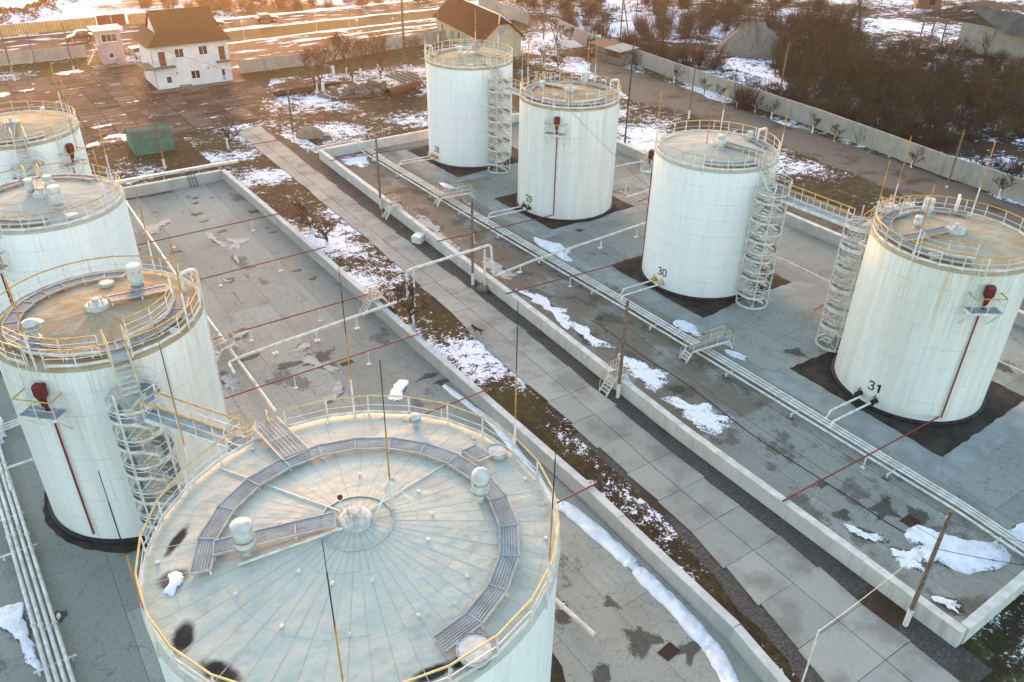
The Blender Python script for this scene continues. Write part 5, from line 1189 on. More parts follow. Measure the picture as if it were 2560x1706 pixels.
#PART5
# ------------------------------------------------------------------ snow and ice
def puddle(pp, z0=.036):
    random.seed(len(pp)); N = []; n = len(pp); cc = sum(pp, Vector())/n; pp = [cc+(p-cc)*1.1 for p in pp]
    for i in range(n):
        for k in range(5):
            t_ = k/5; a, b2, p0, p3 = pp[i], pp[(i+1) % n], pp[i-1], pp[(i+2) % n]
            N.append(.5*((2*a)+(b2-p0)*t_+(2*p0-5*a+4*b2-p3)*t_*t_+(3*a-p0-3*b2+p3)*t_**3))
    vs = [((cc+(q-cc)*r_).x, (cc+(q-cc)*r_).y, z0+.002*(1-r_)) for r_ in (1,.75,.4,.1) for q in N]; L = len(N); fs = []
    for j in range(3):
        for i in range(L): fs.append((j*L+i,j*L+(i+1)%L,(j+1)*L+(i+1)%L,(j+1)*L+i))
    fs.append(tuple(3*L+i for i in range(L))); m_ = MB(); m_.add(vs, fs); o = m_.build('puddle', M['wet'], kind='structure')
    at = o.data.attributes.new('rim', 'FLOAT', 'POINT'); at.data.foreach_set('value', [r_ for r_ in (1,.75,.4,.1) for _ in N])
def blot(c, r, x, y, rx, ry):
    p = Q(c, r, x, y); rq = random.Random(int(x*3+y)); puddle([p+Vector((rx*math.cos(R(a)), ry*math.sin(R(a)), 0))*rq.uniform(.45,1.5) for a in range(0,360,40)])
for a in ((0,1,1625,325,.7,.5),(0,1,1615,365,.8,.5),(0,1,1640,460,.9,.7),(0,1,1705,515,1.0,.5),(0,1,2110,440,1.0,1.2),(0,1,1865,600,.5,.5),(0,1,2240,572,.6,.5),(0,1,2265,605,1.0,.5),(0,1,1450,775,1.3,.6),(0,1,1250,300,4.0,.6),
    (1,1,605,995,.8,.4),(1,1,480,925,.5,.4),(1,2,1560,470,1.8,.9),(1,2,1690,520,1.0,.8),(1,2,640,340,2.4,1.2),(1,2,420,380,1.6,.8),(2,3,1310,1180,1.3,1.5),(2,3,1750,1290,1.6,.8),(2,3,1080,900,.8,.7),(2,3,1060,1530,.9,.8),(2,3,690,960,.9,1.0),
    (3,3,1450,190,1.6,1.2),(3,3,1180,140,1.6,1.0),(3,3,830,180,.8,.6),(3,2,640,1380,1.0,.6),(3,2,420,260,1.2,.9),(2,1,820,590,.8,.6),(2,1,640,620,.8,.5),(1,1,1300,270,1.8,.7),(2,1,1000,1330,.8,.5),(2,2,1660,590,1.2,.7),(3,2,2150,380,1.5,2.5),(0,2,2090,320,1.5,.5)): blot(*a)
def patch(name, c, r, pts, h, mt, label, cat='snow patch', rnd=.12, sub=4, z=.03, noise_=.35, pw=.45):
    pp = [Q(c, r, x, y, z) for x, y in pts]; cc = sum(pp, Vector())/len(pp)
    puddle([cc+(p-cc)*1.0+(p-cc).normalized()*.45 for p in pp])
    return heap(name, pp, h*(.45 if mt == 'snow' else .25), M[mt], label, cat, rnd*(1.2 if mt == 'snow' else 2.0), pw, 7, noise_=noise_, z0=z+.012)
patch('snow_patch',2,1,[(450,650),(520,665),(590,690),(680,710),(755,765),(735,790),(765,840),(700,840),(620,790),(520,730),(455,690)],.30,'snow','white snow patch under the thick pipe between tanks 29 and 30')
patch('snow_patch',2,2,[(1612,25),(1680,5),(1780,40),(1840,110),(1862,137),(1790,130),(1690,90),(1630,60)],.25,'snow','oval snow patch behind the pipelines, left of the yellow crossing steps')
patch('snow_patch',2,2,[(2050,255),(2110,250),(2215,310),(2218,345),(2140,320),(2080,290)],.2,'snow','small snow patch behind the pipelines, right of the yellow crossing steps')
patch('snow_patch',1,1,[(1660,195),(1710,198),(1800,235),(1805,252),(1740,240),(1670,215)],.2,'snow','narrow snow patch behind the white crossing steps near tank 28')
patch('snow_patch',3,3,[(1330,330),(1420,262),(1520,280),(1600,310),(1720,350),(1900,390),(2120,410),(2200,480),(2205,560),(2120,630),(1900,652),(1750,640),(1620,575),(1500,560),(1430,480)],.28,'snow','largest white snow patch in the near right corner behind the reddish pole')
patch('snow_patch',3,3,[(1200,460),(1260,440),(1360,470),(1470,480),(1540,560),(1560,620),(1500,652),(1380,620),(1270,560),(1215,510)],.16,'snow_dirty','speckled snow lobe left of the reddish pole in the near right corner')
patch('snow_patch',3,3,[(2200,290),(2335,235),(2480,250),(2480,400),(2330,390),(2230,330)],.2,'snow','snow patch cut by the right edge behind the pipelines')
patch('snow_patch',3,3,[(830,258),(900,263),(1000,310),(1150,350),(1190,405),(1100,412),(1000,372),(880,322)],.14,'snow_dirty','thin speckled snow strip inside the whitewashed wall near its near end')
patch('snow_patch',3,3,[(1570,862),(1650,860),(1780,890),(1832,950),(1800,1010),(1720,975),(1620,915)],.14,'snow_dirty','speckled snow in the inner corner of the near right bund wall')
patch('snow_patch',2,2,[(1140,270),(1240,310),(1300,320),(1420,390),(1560,430),(1602,490),(1560,540),(1450,592),(1350,540),(1270,470),(1180,400)],.13,'snow_dirty','broken snow behind the pole with tangled wires')
patch('snow_patch',2,2,[(1510,655),(1600,640),(1700,690),(1800,715),(1900,690),(2000,750),(2010,800),(2172,828),(2140,872),(1960,962),(1880,930),(1760,855),(1640,765)],.14,'snow_dirty','wide snow tongue inside the whitewashed wall ending at the darker floor joint')
patch('ice_patch',2,1,[(10,820),(120,850),(230,920),(320,962),(240,1000),(140,962),(40,905)],.03,'ice','grey ice film inside the whitewashed wall beside the crossing pipe','ice patch',.2)
patch('ice_patch',2,1,[(290,1090),(420,1085),(560,1160),(640,1240),(730,1265),(800,1350),(740,1400),(600,1300),(470,1190)],.05,'snow_dirty','dirty snow film along the inner side of the whitewashed wall','ice patch',.2)
patch('ice_patch',2,1,[(760,1330),(830,1370),(900,1440),(1000,1500),(1090,1568),(960,1568),(860,1520)],.04,'snow_dirty','dirty snow film along the whitewashed wall before the pole with tangled wires','ice patch',.2)
patch('snow_patch',1,0,[(820,1330),(900,1302),(955,1330),(965,1288),(1050,1285),(1060,1325),(1100,1352),(1060,1390),(900,1382)],.1,'snow_dirty','bluish snow in the far inner corner of the whitewashed walls')
patch('ice_patch',1,1,[(1440,460),(1540,470),(1640,560),(1700,640),(1780,700),(1830,760),(1760,740),(1660,660),(1560,560)],.03,'ice','grey ice along the inside of the whitewashed wall beside the far wall steps','ice patch',.25)
patch('ice_patch',0,1,[(1165,590),(1210,552),(1300,536),(1352,572),(1300,625),(1210,620)],.05,'ice','round grey ice puddle beside the barrel vent tank','ice patch')
patch('ice_patch',0,1,[(1310,515),(1400,500),(1432,515),(1360,560),(1320,545)],.04,'ice','small triangular ice puddle beside the barrel vent tank','ice patch')
patch('ice_patch',0,1,[(1700,590),(1760,600),(1832,690),(1920,712),(1900,750),(1800,695),(1730,650)],.04,'ice','left arm of the forked ice patch on the left yard floor','ice patch',.15)
patch('ice_patch',0,1,[(1900,660),(2050,658),(2052,690),(1965,752),(1910,745),(1930,700)],.06,'ice','white right arm of the forked ice patch on the left yard floor','ice patch',.12)
patch('ice_patch',0,1,[(1955,800),(1975,795),(2000,850),(1985,865),(1960,830)],.03,'ice','tiny ice spot below the forked ice patch','ice patch',.06)
patch('ice_patch',0,1,[(1860,985),(1900,1000),(1950,985),(1945,1015),(1905,1035),(1875,1020)],.04,'ice','small ice puddle under the red fire pipe on the left yard floor','ice patch',.1)
patch('ice_patch',0,1,[(1925,1460),(1990,1420),(2050,1410),(2055,1460),(1990,1500),(1950,1490)],.03,'ice','streaky ice beside the small crossing steps in the left yard','ice patch',.15)
patch('ice_patch',0,2,[(1840,460),(1900,450),(1960,500),(2032,570),(1980,602),(1900,572),(1850,522)],.04,'ice','grey ice slab right of the rust roofed tank','ice patch',.1)
patch('ice_patch',1,2,[(770,560),(820,530),(850,540),(860,600),(800,660),(740,690),(680,700),(720,650),(790,620)],.03,'ice','ragged ice trail just behind the railing of the largest tank','ice patch',.2)
patch('ice_patch',1,2,[(480,310),(560,300),(640,370),(700,380),(760,360),(820,400),(860,450),(800,430),(720,410),(620,410),(590,360)],.03,'ice','ragged ice trail across the left yard floor under a red fire pipe','ice patch',.2)
patch('ice_patch',1,2,[(500,210),(560,190),(590,215),(540,260),(480,260)],.03,'ice','pale ice spot on the left yard floor before the climbing pipe','ice patch',.15)
patch('snow_patch',1,2,[(1240,640),(1270,570),(1330,512),(1400,520),(1375,590),(1345,660),(1290,682)],.12,'snow','white snow scrap right behind the railing hoop of the largest tank')
patch('snow_patch',0,3,[(-60,960),(60,925),(165,888),(195,920),(240,1100),(290,1300),(338,1455),(280,1445),(190,1352),(180,1250),(60,1150),(-60,1080)],.3,'snow','wedge of white snow in the bottom left corner beside the pipelines')
patch('snow_patch',0,3,[(475,1000),(495,990),(515,1010),(510,1045),(485,1060),(470,1030)],.12,'snow','tiny snow lump right of the bottom left pipelines',rnd=.04)
patch('snow_patch',0,2,[(-40,820),(25,825),(62,915),(20,1030),(-40,1035)],.2,'snow','snow scrap at the left edge below the cross pipes')
patch('snow_patch',0,0,[(700,1215),(850,1170),(860,1150),(980,1115),(1070,1120),(1085,1170),(1020,1200),(880,1200),(740,1240)],.1,'snow_dirty','thin rectangular snow on the yard slabs left of the green garage',rnd=.2)
patch('snow_patch',0,0,[(740,1060),(860,1040),(1010,1015),(1015,1030),(880,1060),(780,1075)],.08,'snow_dirty','long narrow snow streak on the yard slabs above the green garage',rnd=.2)
patch('snow_patch',0,0,[(-10,785),(60,775),(80,790),(40,810),(-10,810)],.12,'snow','small snow lump on the yard slabs at the left edge',rnd=.2)
patch('snow_patch',0,0,[(110,765),(220,745),(320,738),(315,750),(200,768)],.08,'snow_dirty','thin snow streak on the yard slabs near the lawn',rnd=.2)
patch('snow_patch',0,0,[(460,620),(540,595),(640,585),(700,595),(640,610),(540,630)],.1,'snow_dirty','snow strip at the lawn edge beside the white footed pole',rnd=.3)
def strip(pts, w):
    a = [(x, y+w*(.35+.65*random.random())) for x, y in pts]; b2 = [(x, y-w*(.35+.65*random.random())) for x, y in reversed(pts)]
    struct('roadside_snow', [jag(a+b2, 1.6, .35)], M['snow_dirty'], .05)
for (x0, y0, x1, y1, w) in ((50,175.9,101,176.6,1.1),(46,164.6,96,166.6,.7),(45,187.6,100,188.6,1.6),(-50,167.2,22,167.2,.6),(-50,189.2,28,189.4,.8),(58,160,92,161.5,.8),(70,156.2,93,158.5,.5),(102,178,150,187,1.3)):
    n = max(4, int((x1-x0)/3)); strip([(x0+(x1-x0)*k/n, y0+(y1-y0)*k/n) for k in range(n+1)], w)
# long snow bank along the left wall
path = smoothpath([Q(1,2,1700,545,.05),Q(1,2,1950,740,.05),Q(1,2,2180,930,.05),Q(2,3,560,10,.05),Q(2,3,720,110,.05),Q(2,3,920,270,.05),Q(2,3,1200,520,.05),Q(2,3,1285,600,.05),Q(2,3,1400,720,.05),Q(2,3,1650,960,.05),Q(2,3,1830,1170,.05),Q(2,3,1950,1310,.05),Q(2,3,2090,1568,.05),Q(2,3,2150,1750,.05)], 10)
vs = []; fs = []; nn = 9
for i, p in enumerate(path):
    d = path[min(i+1,len(path)-1)]-path[max(i-1,0)]; d.z = 0; d.normalize(); s_ = Vector((-d.y,d.x,0)); u = i/len(path)
    w = (.18+.30*min(1,u*3))*(1+.35*mnoise.noise(Vector((i*.13,1,0))))*(.55 if 68 <= i <= 72 else 1); hh = w*.4
    for k in range(nn):
        a = math.pi*k/(nn-1); jt = .06*mnoise.noise(Vector((i*.5,k*.7,5)))
        q = p+s_*(math.cos(a)*(w+jt)); vs.append((q.x,q.y,.03+max(0,math.sin(a)*(hh+jt*2))))
for i in range(len(path)-1):
    for k in range(nn-1): fs.append((i*nn+k,(i+1)*nn+k,(i+1)*nn+k+1,i*nn+k+1))
m_ = MB(); m_.add(vs, fs); single(m_, 'snow_bank', M['snow'], 'long narrow white snow bank lying along the left bund wall', 'snow bank', None, True)
# snow on roofs
def roofheap(cx, cy, Rr, h, pts, hh, label, mt='snow'):
    P = [V(x, y, TOP+.45) for x, y in pts]; n = len(P); c = sum(P, Vector())/n; vs = []; fs = []; out = []
    for i in range(n):
        for k in range(4):
            t_ = k/4; a, b2, p0, p3 = P[i], P[(i+1) % n], P[i-1], P[(i+2) % n]
            out.append(.5*((2*a)+(b2-p0)*t_+(2*p0-5*a+4*b2-p3)*t_*t_+(3*a-p0-3*b2+p3)*t_**3)+Vector((random.uniform(-.03,.03),random.uniform(-.03,.03),0)))
    N = len(out)
    for r_ in (1,.9,.65,.3):
        for q in out:
            p = c+(q-c)*r_; rr = math.hypot(p.x-cx,p.y-cy); vs.append((p.x,p.y,TOP+.04+h*(1-min(rr,Rr)/Rr)+hh*.5*(1-r_*r_)**.5*(1+.4*mnoise.noise(p*1.5))))
    for j in range(3):
        for i in range(N): fs.append((j*N+i,j*N+(i+1)%N,(j+1)*N+(i+1)%N,(j+1)*N+i))
    fs.append(tuple(3*N+i for i in range(N))); m_ = MB(); m_.add(vs, fs); o = single(m_, 'roof_snow', M[mt], label, 'snow patch', None, True)
    at = o.data.attributes.new('rim', 'FLOAT', 'POINT'); at.data.foreach_set('value', [r_ for r_ in (1,.9,.65,.3) for _ in out])
c7 = lambda x, y: ((300+x/2.24)/1.088, (1306+y/2.24)/1.088); l3 = lambda x, y: (x/4.202/1.088, (620+y/4.202)/1.088)
roofheap(8.24,22.11,7.76,.8,[c7(*p) for p in ((255,265),(300,245),(345,265),(350,300),(320,350),(270,382),(232,352),(255,325),(270,300))],.2,'kidney shaped snow scrap on the roof of the largest tank')
roofheap(3.5,45.1,5.36,.62,[l3(*p) for p in ((260,735),(330,715),(415,722),(455,750),(400,790),(330,815),(260,860),(228,870),(232,810))],.1,'white snow scrap on the rust yellow roof beside the walkway')
roofheap(3.5,45.1,5.36,.62,[l3(*p) for p in ((440,1035),(490,1025),(530,1050),(500,1065),(460,1055))],.06,'small snow scrap on the rust yellow roof near the ladder gap')
roofheap(3.5,45.1,5.36,.62,[l3(*p) for p in ((1755,800),(1800,780),(1870,790),(1865,825),(1800,845))],.08,'small snow scrap on the rust yellow roof by the right rail')

# ------------------------------------------------------------------ vegetation
def bare_tree(mbt, mbc, h, spread, seed, depth=4, r0=.1, white=.9, fork=3, twigs=3, mr=.019):
    rn = random.Random(seed)
    def grow(p, d, L, r, lv):
        n = 3; pts = [p]; q = p; dd = d
        for i in range(n):
            dd = (dd+Vector((rn.uniform(-.22,.22), rn.uniform(-.22,.22), rn.uniform(-.05,.16)))).normalized(); q = q+dd*(L/n); pts.append(q)
        (mbt if lv == 0 else mbc).tube(pts, r, 6 if lv < 2 else 3, r2=r*.62)
        if lv >= depth: return
        for k in range(fork if lv < 2 else twigs):
            a = rn.uniform(0, 2*math.pi); up = rn.uniform(.25,.75)
            nd = (dd*.55+Vector((math.cos(a)*spread, math.sin(a)*spread, up*.6))).normalized()
            s_ = pts[-1] if k < 2 else pts[rn.choice((1,2))]
            grow(s_, nd, L*rn.uniform(.62,.85), max(mr, r*.6), lv+1)
    grow(Vector((0,0,0)), Vector((rn.uniform(-.1,.1), rn.uniform(-.1,.1), 1)).normalized(), h*.32, r0, 0)
M['twig'] = varied('bare_twigs', (.085,.055,.042), (.05,.034,.028), 2, .9); M['twig_rust'] = varied('rusty_bare_twigs', (.17,.08,.045), (.10,.05,.032), 2, .9)
M['twig_dark'] = varied('dark_bare_twigs', (.030,.022,.020), (.05,.034,.027), 1.2, .95); M['twig_olive'] = varied('olive_bare_twigs', (.085,.062,.026), (.05,.04,.02), 1.2, .95); M['twig_brown'] = varied('brown_bare_twigs', (.075,.045,.032), (.045,.03,.024), 1.2, .95)
def tree_proto(name, h, spread, seed, twig, whiteh, depth=4, r0=.09, fork=3, mr=.019):
    t = thing(name, 'tree', 'tree', (0,0,0)); a, b = MB(), MB(); bare_tree(a, b, h, spread, seed, depth, r0, whiteh, fork, 4 if depth == 4 else 3, mr)
    tr = a.build('trunk', M['bark'], t); b.build('crown', M[twig], t)
    if whiteh: w = MB(); w.tube([(v.x,v.y,v.z) for v in (Vector((0,0,-.05)), Vector((0,0,whiteh)))], r0*1.35, 8, r2=r0*1.2); w.build('whitewash', M['whitewash'], tr)
    return t
M['twig_rust2'] = varied('reddish_scrub_stems', (.075,.032,.020), (.045,.022,.016), .5, .95)
TP = [tree_proto('bare_tree', 3.0, .75, 11, 'twig', .95, mr=.026), tree_proto('bare_tree', 3.4, .8, 23, 'twig', 1.0, mr=.026), tree_proto('bare_tree', 2.6, .95, 5, 'twig_rust', .8, mr=.03), tree_proto('bare_tree', 5.2, .65, 31, 'twig_rust', .9, 5, .13), tree_proto('bare_tree', 7.0, .55, 47, 'twig_brown', 0, 5, .15)]
used = set()
def put_tree(k, p, s, label, group=None, rz=None):
    o = TP[k] if k not in used else copy_tree(TP[k]); used.add(k)
    o.location = (p.x, p.y, .02); o.scale = (s,s,s); o.rotation_euler = (0,0,random.uniform(0,6.28) if rz is None else rz); o['label'] = label; o['category'] = 'tree'
    if group: o['group'] = group
    elif 'group' in o: del o['group']
put_tree(2, Q(1,1,592,580), 1.5, 'bare fruit tree with white trunk beside the road, farther of the pair with arching branches'); put_tree(2, Q(1,1,725,695), 1.45, 'bare fruit tree with arching branches beside the road, nearer of the pair')
put_tree(1, Q(1,1,1440,1385), 1.5, 'bare bushy tree with white forked trunk under the pipe crossing the road'); put_tree(0, Q(0,0,1905,1240), 1.35, 'bare round tree with white trunk right of the green garage')
for k, (x, y) in enumerate(((695,765),(640,780),(960,720),(1160,700),(900,650),(1010,640),(1430,605),(1150,610),(780,620))):
    put_tree(3, Q(1,0,x,y), random.uniform(1.35,1.8), 'bare spreading tree with white trunk in the grove by the timber and rubble pile', 'bare trees of the grove by the rubble pile')
for k, (y, x) in enumerate(((99.4,100.6),(91.5,99.6),(87.6,99.3),(83.5,98.3),(80.6,99.2),(76.9,98.5),(69.4,98.3),(65.4,97.9),(53.6,97.6),(42.0,96.9),(33,96.4))):
    put_tree(k % 2, Vector((x,y,0)), random.uniform(.85,1.15), 'small bare tree with whitewashed trunk in the row along the perimeter wall', 'whitewashed trees along the perimeter wall')
for (x, y) in ((700,340),(765,372),(640,315),(910,585),(650,600),(635,440),(520,540),(930,440)):
    put_tree(random.choice((0,1)), Q(2,0,x,y), random.uniform(1,1.35), 'bare garden tree between the cream building and the open shed', 'bare garden trees near the cream building')
def shrub(name, seed, w, h, n, mt):
    rn = random.Random(seed); m_ = MB()
    for i in range(n):
        a = rn.uniform(0,2*math.pi); rb = rn.uniform(0,.45)*w; b0 = Vector((rb*math.cos(a), rb*math.sin(a), 0))
        L = h*rn.uniform(.45,1.0); a2 = a+rn.uniform(-.8,.8); tilt = rn.uniform(.05,.75)*(.6+rb/w)
        d = Vector((math.cos(a2)*tilt, math.sin(a2)*tilt, 1)).normalized(); r = rn.uniform(.018,.04)
        mid = b0+d*L*.5; tip = b0+d*L+Vector((rn.uniform(-.3,.3),rn.uniform(-.3,.3),rn.uniform(-.2,.1)))*w*.2
        m_.tube([b0, mid, tip], r, 3, r2=.008)
        for k in range(4):
            u = rn.uniform(.25,.95); s_ = b0.lerp(mid, u*2) if u < .5 else mid.lerp(tip, u*2-1); b3 = rn.uniform(0,6.28)
            e = s_+Vector((math.cos(b3)*.45, math.sin(b3)*.45, rn.uniform(.15,.6)))*L*rn.uniform(.18,.34)
            m_.tube([s_, e], .014, 3, r2=.006)
    o = m_.build(name, M[mt]); return o
SH = {}
for nm_, mt in (('dark','twig_dark'),('olive','twig_olive'),('brown','twig_brown'),('rust','twig_rust')):
    SH[nm_] = [shrub('bare_shrub', sum(map(ord, nm_))+k, 2.6, 3.2, 120, mt) for k in range(3)]
used_sh = set()
def put_shrub(kind, p, s, label, group, sz=1):
    pr = random.choice(SH[kind]); o = pr if pr.name not in used_sh else pr.copy()
    if pr.name in used_sh: COL.objects.link(o)
    used_sh.add(pr.name); o.location = (p.x,p.y,0); o.scale = (s,s,s*sz); o.rotation_euler = (0,0,random.uniform(0,6.28))
    tag(o, label, 'shrub', group)
LBL = {'dark':'dark leafless shrub in the wild thicket beyond the perimeter wall', 'olive':'olive brown leafless shrub in the wild thicket beyond the perimeter wall', 'brown':'brown leafless shrub in the wild thicket beyond the perimeter wall', 'rust':'rust red leafless shrub in the brush at the top, beyond the highway and pale wall'}
GRP = {'dark':'dark shrubs of the thicket', 'olive':'olive brown shrubs of the thicket', 'brown':'brown shrubs of the thicket', 'rust':'rust red shrubs at the top'}
def inpoly(p, poly):
    c = False; j = len(poly)-1
    for i in range(len(poly)):
        if (poly[i][1] > p[1]) != (poly[j][1] > p[1]) and p[0] < (poly[j][0]-poly[i][0])*(p[1]-poly[i][1])/(poly[j][1]-poly[i][1])+poly[i][0]: c = not c
        j = i
    return c
def thicket(poly, mn, kinds, s0, s1, mx=400):
    xs = [p[0] for p in poly]; ys = [p[1] for p in poly]; got = []; rn = random.Random(int(xs[0]*7+ys[0]))
    for _ in range(3000):
        q = (rn.uniform(min(xs),max(xs)), rn.uniform(min(ys),max(ys)))
        if not inpoly(q, poly): continue
        p = V(*q); 
        if any((p-g).length < mn for g in got): continue
        got.append(p)
        if len(got) >= mx: break
    for p in got:
        k = rn.choice(kinds); put_shrub(k, p, rn.uniform(s0,s1), LBL[k], GRP[k], rn.uniform(.85,1.2))
    return len(got)
D, O_, B_r = 'dark', 'olive', 'brown'
nsh = 0
nsh += thicket([(1705,225),(1990,250),(2100,265),(2353,285),(2353,320),(2200,325),(2120,345),(1980,330),(1800,245),(1700,250)], 2.7, [D,D,B_r,O_], .8, 1.3)
nsh += thicket([(1760,140),(1900,90),(1985,110),(2010,170),(2353,180),(2353,285),(2050,265),(1900,245),(1800,200)], 3.3, [O_,B_r,D,O_], 1.0, 1.5)
nsh += thicket([(1720,60),(1890,50),(1960,75),(1960,110),(1800,130),(1700,110)], 3.9, [D,D,B_r,O_], 1.0, 1.6)
nsh += thicket([(1460,60),(1690,40),(1700,70),(1620,90),(1480,95)], 3.9, [D,B_r], .9, 1.4)
nsh += thicket([(1440,100),(1600,135),(1650,150),(1640,165),(1500,150),(1470,150)], 3.2, [D,B_r,D], .8, 1.2)
nsh += thicket([(1290,30),(1390,50),(1380,100),(1300,75)], 3.9, [B_r,B_r,D], .8, 1.3)
nsh += thicket([(2030,105),(2353,140),(2353,175),(2080,165)], 4.4, [D,O_], .6, .9)
nsh += thicket([(2050,340),(2353,420),(2353,370),(2150,335)], 6.1, [D,O_], .3, .55)
nsh += thicket([(1180,3),(1380,3),(1370,25),(1200,18)], 6.1, ['rust',B_r], 1.0, 1.5)
nsh += thicket([(1480,4),(1900,4),(1880,30),(1500,40)], 6.7, [D,B_r], 1.0, 1.4)
nsh += thicket([(480,3),(900,3),(900,10),(700,22),(480,28)], 4.4, ['rust'], .8, 1.3, 60)
nsh += thicket([(300,4),(480,4),(480,26),(330,18)], 4.4, ['rust'], .8, 1.2, 40)
# continuous low scrub between the shrubs: far too many stems to count
rn = random.Random(77); m_ = MB(); cnt = 0
SP = [(1240,60),(1330,70),(1480,150),(1640,165),(1720,205),(1800,245),(1980,330),(2120,385),(2353,470),(2353,60),(2000,3),(1180,3)]
for _ in range(9000):
    q = (rn.uniform(1180,2353), rn.uniform(3,470))
    if not inpoly(q, SP): continue
    p = V(*q)
    if mnoise.noise(Vector((p.x*.045, p.y*.045, 2.0)))+.45*mnoise.noise(Vector((p.x*.2, p.y*.2, 7.0))) < (-.10 if q[1] < 250 or q[0] < 1950 else .12): continue
    if 1640 < q[0] < 1780 and 95 < q[1] < 165 and rn.random() < .8: continue
    if 1980 < q[0] < 2220 and 25 < q[1] < 110: continue
    cnt += 1; hgt_ = rn.uniform(.5, 1.7); m_.mi = rn.choice((0,0,1,2))
    for k in range(7):
        a = rn.uniform(0,6.28); tl = rn.uniform(.1,.7); b0 = p+Vector((rn.uniform(-.5,.5), rn.uniform(-.5,.5), 0)); e = b0+Vector((math.cos(a)*tl, math.sin(a)*tl, 1))*hgt_*rn.uniform(.6,1)
        s_ = Vector((-math.sin(a), math.cos(a), 0))*rn.uniform(.025,.05)
        m_.add([b0-s_, b0+s_, e], [(0,1,2)])
        f_ = b0.lerp(e, .45); g_ = f_+Vector((math.cos(a+1.2)*.4, math.sin(a+1.2)*.4, .45))*hgt_*.6; m_.add([f_-s_*.7, f_+s_*.7, g_], [(0,1,2)])
so = m_.build('scrub', [M['twig_rust2'], M['twig_brown'], M['twig_dark']], kind='stuff')
for (x, y, s) in ((1190,790,1.2),(1060,800,1.0),(900,770,1.2),(600,640,.9),(330,560,1.3),(470,300,1.2),(760,430,1.35),(1420,560,.9),(1700,620,1.1),(240,180,1.1),(960,260,1.2),(2000,560,.9)): put_tree(4, Q(3,0,x,y), s, 'dark tall bare tree among the thicket beyond the perimeter wall', 'tall bare trees in the thicket')
for (x, y, s) in ((1490,460,1.0),(1010,90,1.2),(2130,430,1.0)): put_tree(4, Q(2,0,x,y), s, 'dark tall bare tree among the thicket beyond the perimeter wall', 'tall bare trees in the thicket')

# ------------------------------------------------------------------ timber and rubble pile
a, e = Q(1,0,310,810), Q(1,0,860,720); d = (e-a).normalized(); s_ = Vector((-d.y,d.x,0))
for k in range(6):
    m_ = MB(); L = (e-a).length*random.uniform(.8,1); o = s_*(k % 4)*.42+Vector((0,0,.22+(.36 if k > 3 else 0)))
    m_.tube([a+o, a+o+d*L], .2, 8); single(m_, 'log', M['bark'], 'long dark log in the stack behind the rubble', 'log', 'logs stacked by the rubble')
m_ = MB(); a, e = Q(1,0,1235,780,.7), Q(1,0,1480,712,.7); m_.lathe([(.75,0),(.75,(e-a).length),(.68,(e-a).length),(.68,0)], (0,0,0), 18, False)
dd = (e-a).normalized(); mt = dd.to_track_quat('Z','Y').to_matrix(); m_.v = [tuple(mt @ Vector(v)+a) for v in m_.v]
single(m_, 'steel_pipe', M['rust'], 'wide rusty steel pipe lying beside the rubble pile', 'pipe', None, True)
rn = random.Random(3)
CL = ('upright square slab','cracked concrete block','tilted concrete slab')
for k, (x, y, w, h) in enumerate(((785,800,1.5,1.5),(885,790,1.2,1.0),(940,750,1.6,.9),(1000,760,1.7,1.0),(1090,760,1.5,1.7),(1130,745,1.2,1.2),(1150,790,1.3,.8),(1195,740,1.2,1.1),(1000,800,1.3,.6),(700,815,1.7,.3),(690,795,1.8,.3),(900,755,1.3,.5),(1480,760,1.2,.9),(1060,790,1.1,.7),(1050,735,1.5,.8))):
    p = Q(1,0,x,y); m_ = MB(); ax = Matrix.Rotation(rn.uniform(-.5,.5),3,'X') @ Matrix.Rotation(rn.uniform(-.4,.4),3,'Y'); m_.box((p.x,p.y,h*.45),(w,rn.uniform(.3,.9),h),rn.uniform(0,3),ax)
    m_.v = [(v[0]+rn.uniform(-.08,.08),v[1]+rn.uniform(-.08,.08),v[2]+rn.uniform(-.05,.05)) for v in m_.v]
    single(m_, 'concrete_block', M['concrete_block'], 'broken concrete piece in the rubble pile under the bare trees', 'concrete block', 'broken concrete of the rubble pile')
for k in range(5):
    a, e = Q(1,0,1215+k*45,625-k*6,.9), Q(1,0,1380+k*45,690-k*8,.5); m_ = MB(); m_.bar(a, e, .4, .3); single(m_, 'beam', M['concrete_base'], 'long pale beam leaning in the row behind the rusty pipe', 'beam', 'beams behind the rusty pipe')
for (x0,y0,x1,y1,lb) in ((840,815,1190,800,'plank on the ground at the front of the rubble pile, longest'),(430,820,500,835,'short plank at the left end of the log stack'),(1100,830,1400,790,'plank on the ground before the rusty pipe')):
    a, e = Q(1,0,x0,y0,.12), Q(1,0,x1,y1,.12); m_ = MB(); m_.bar(a, e, .3, .12); single(m_, 'plank', M['wood'], lb, 'plank')

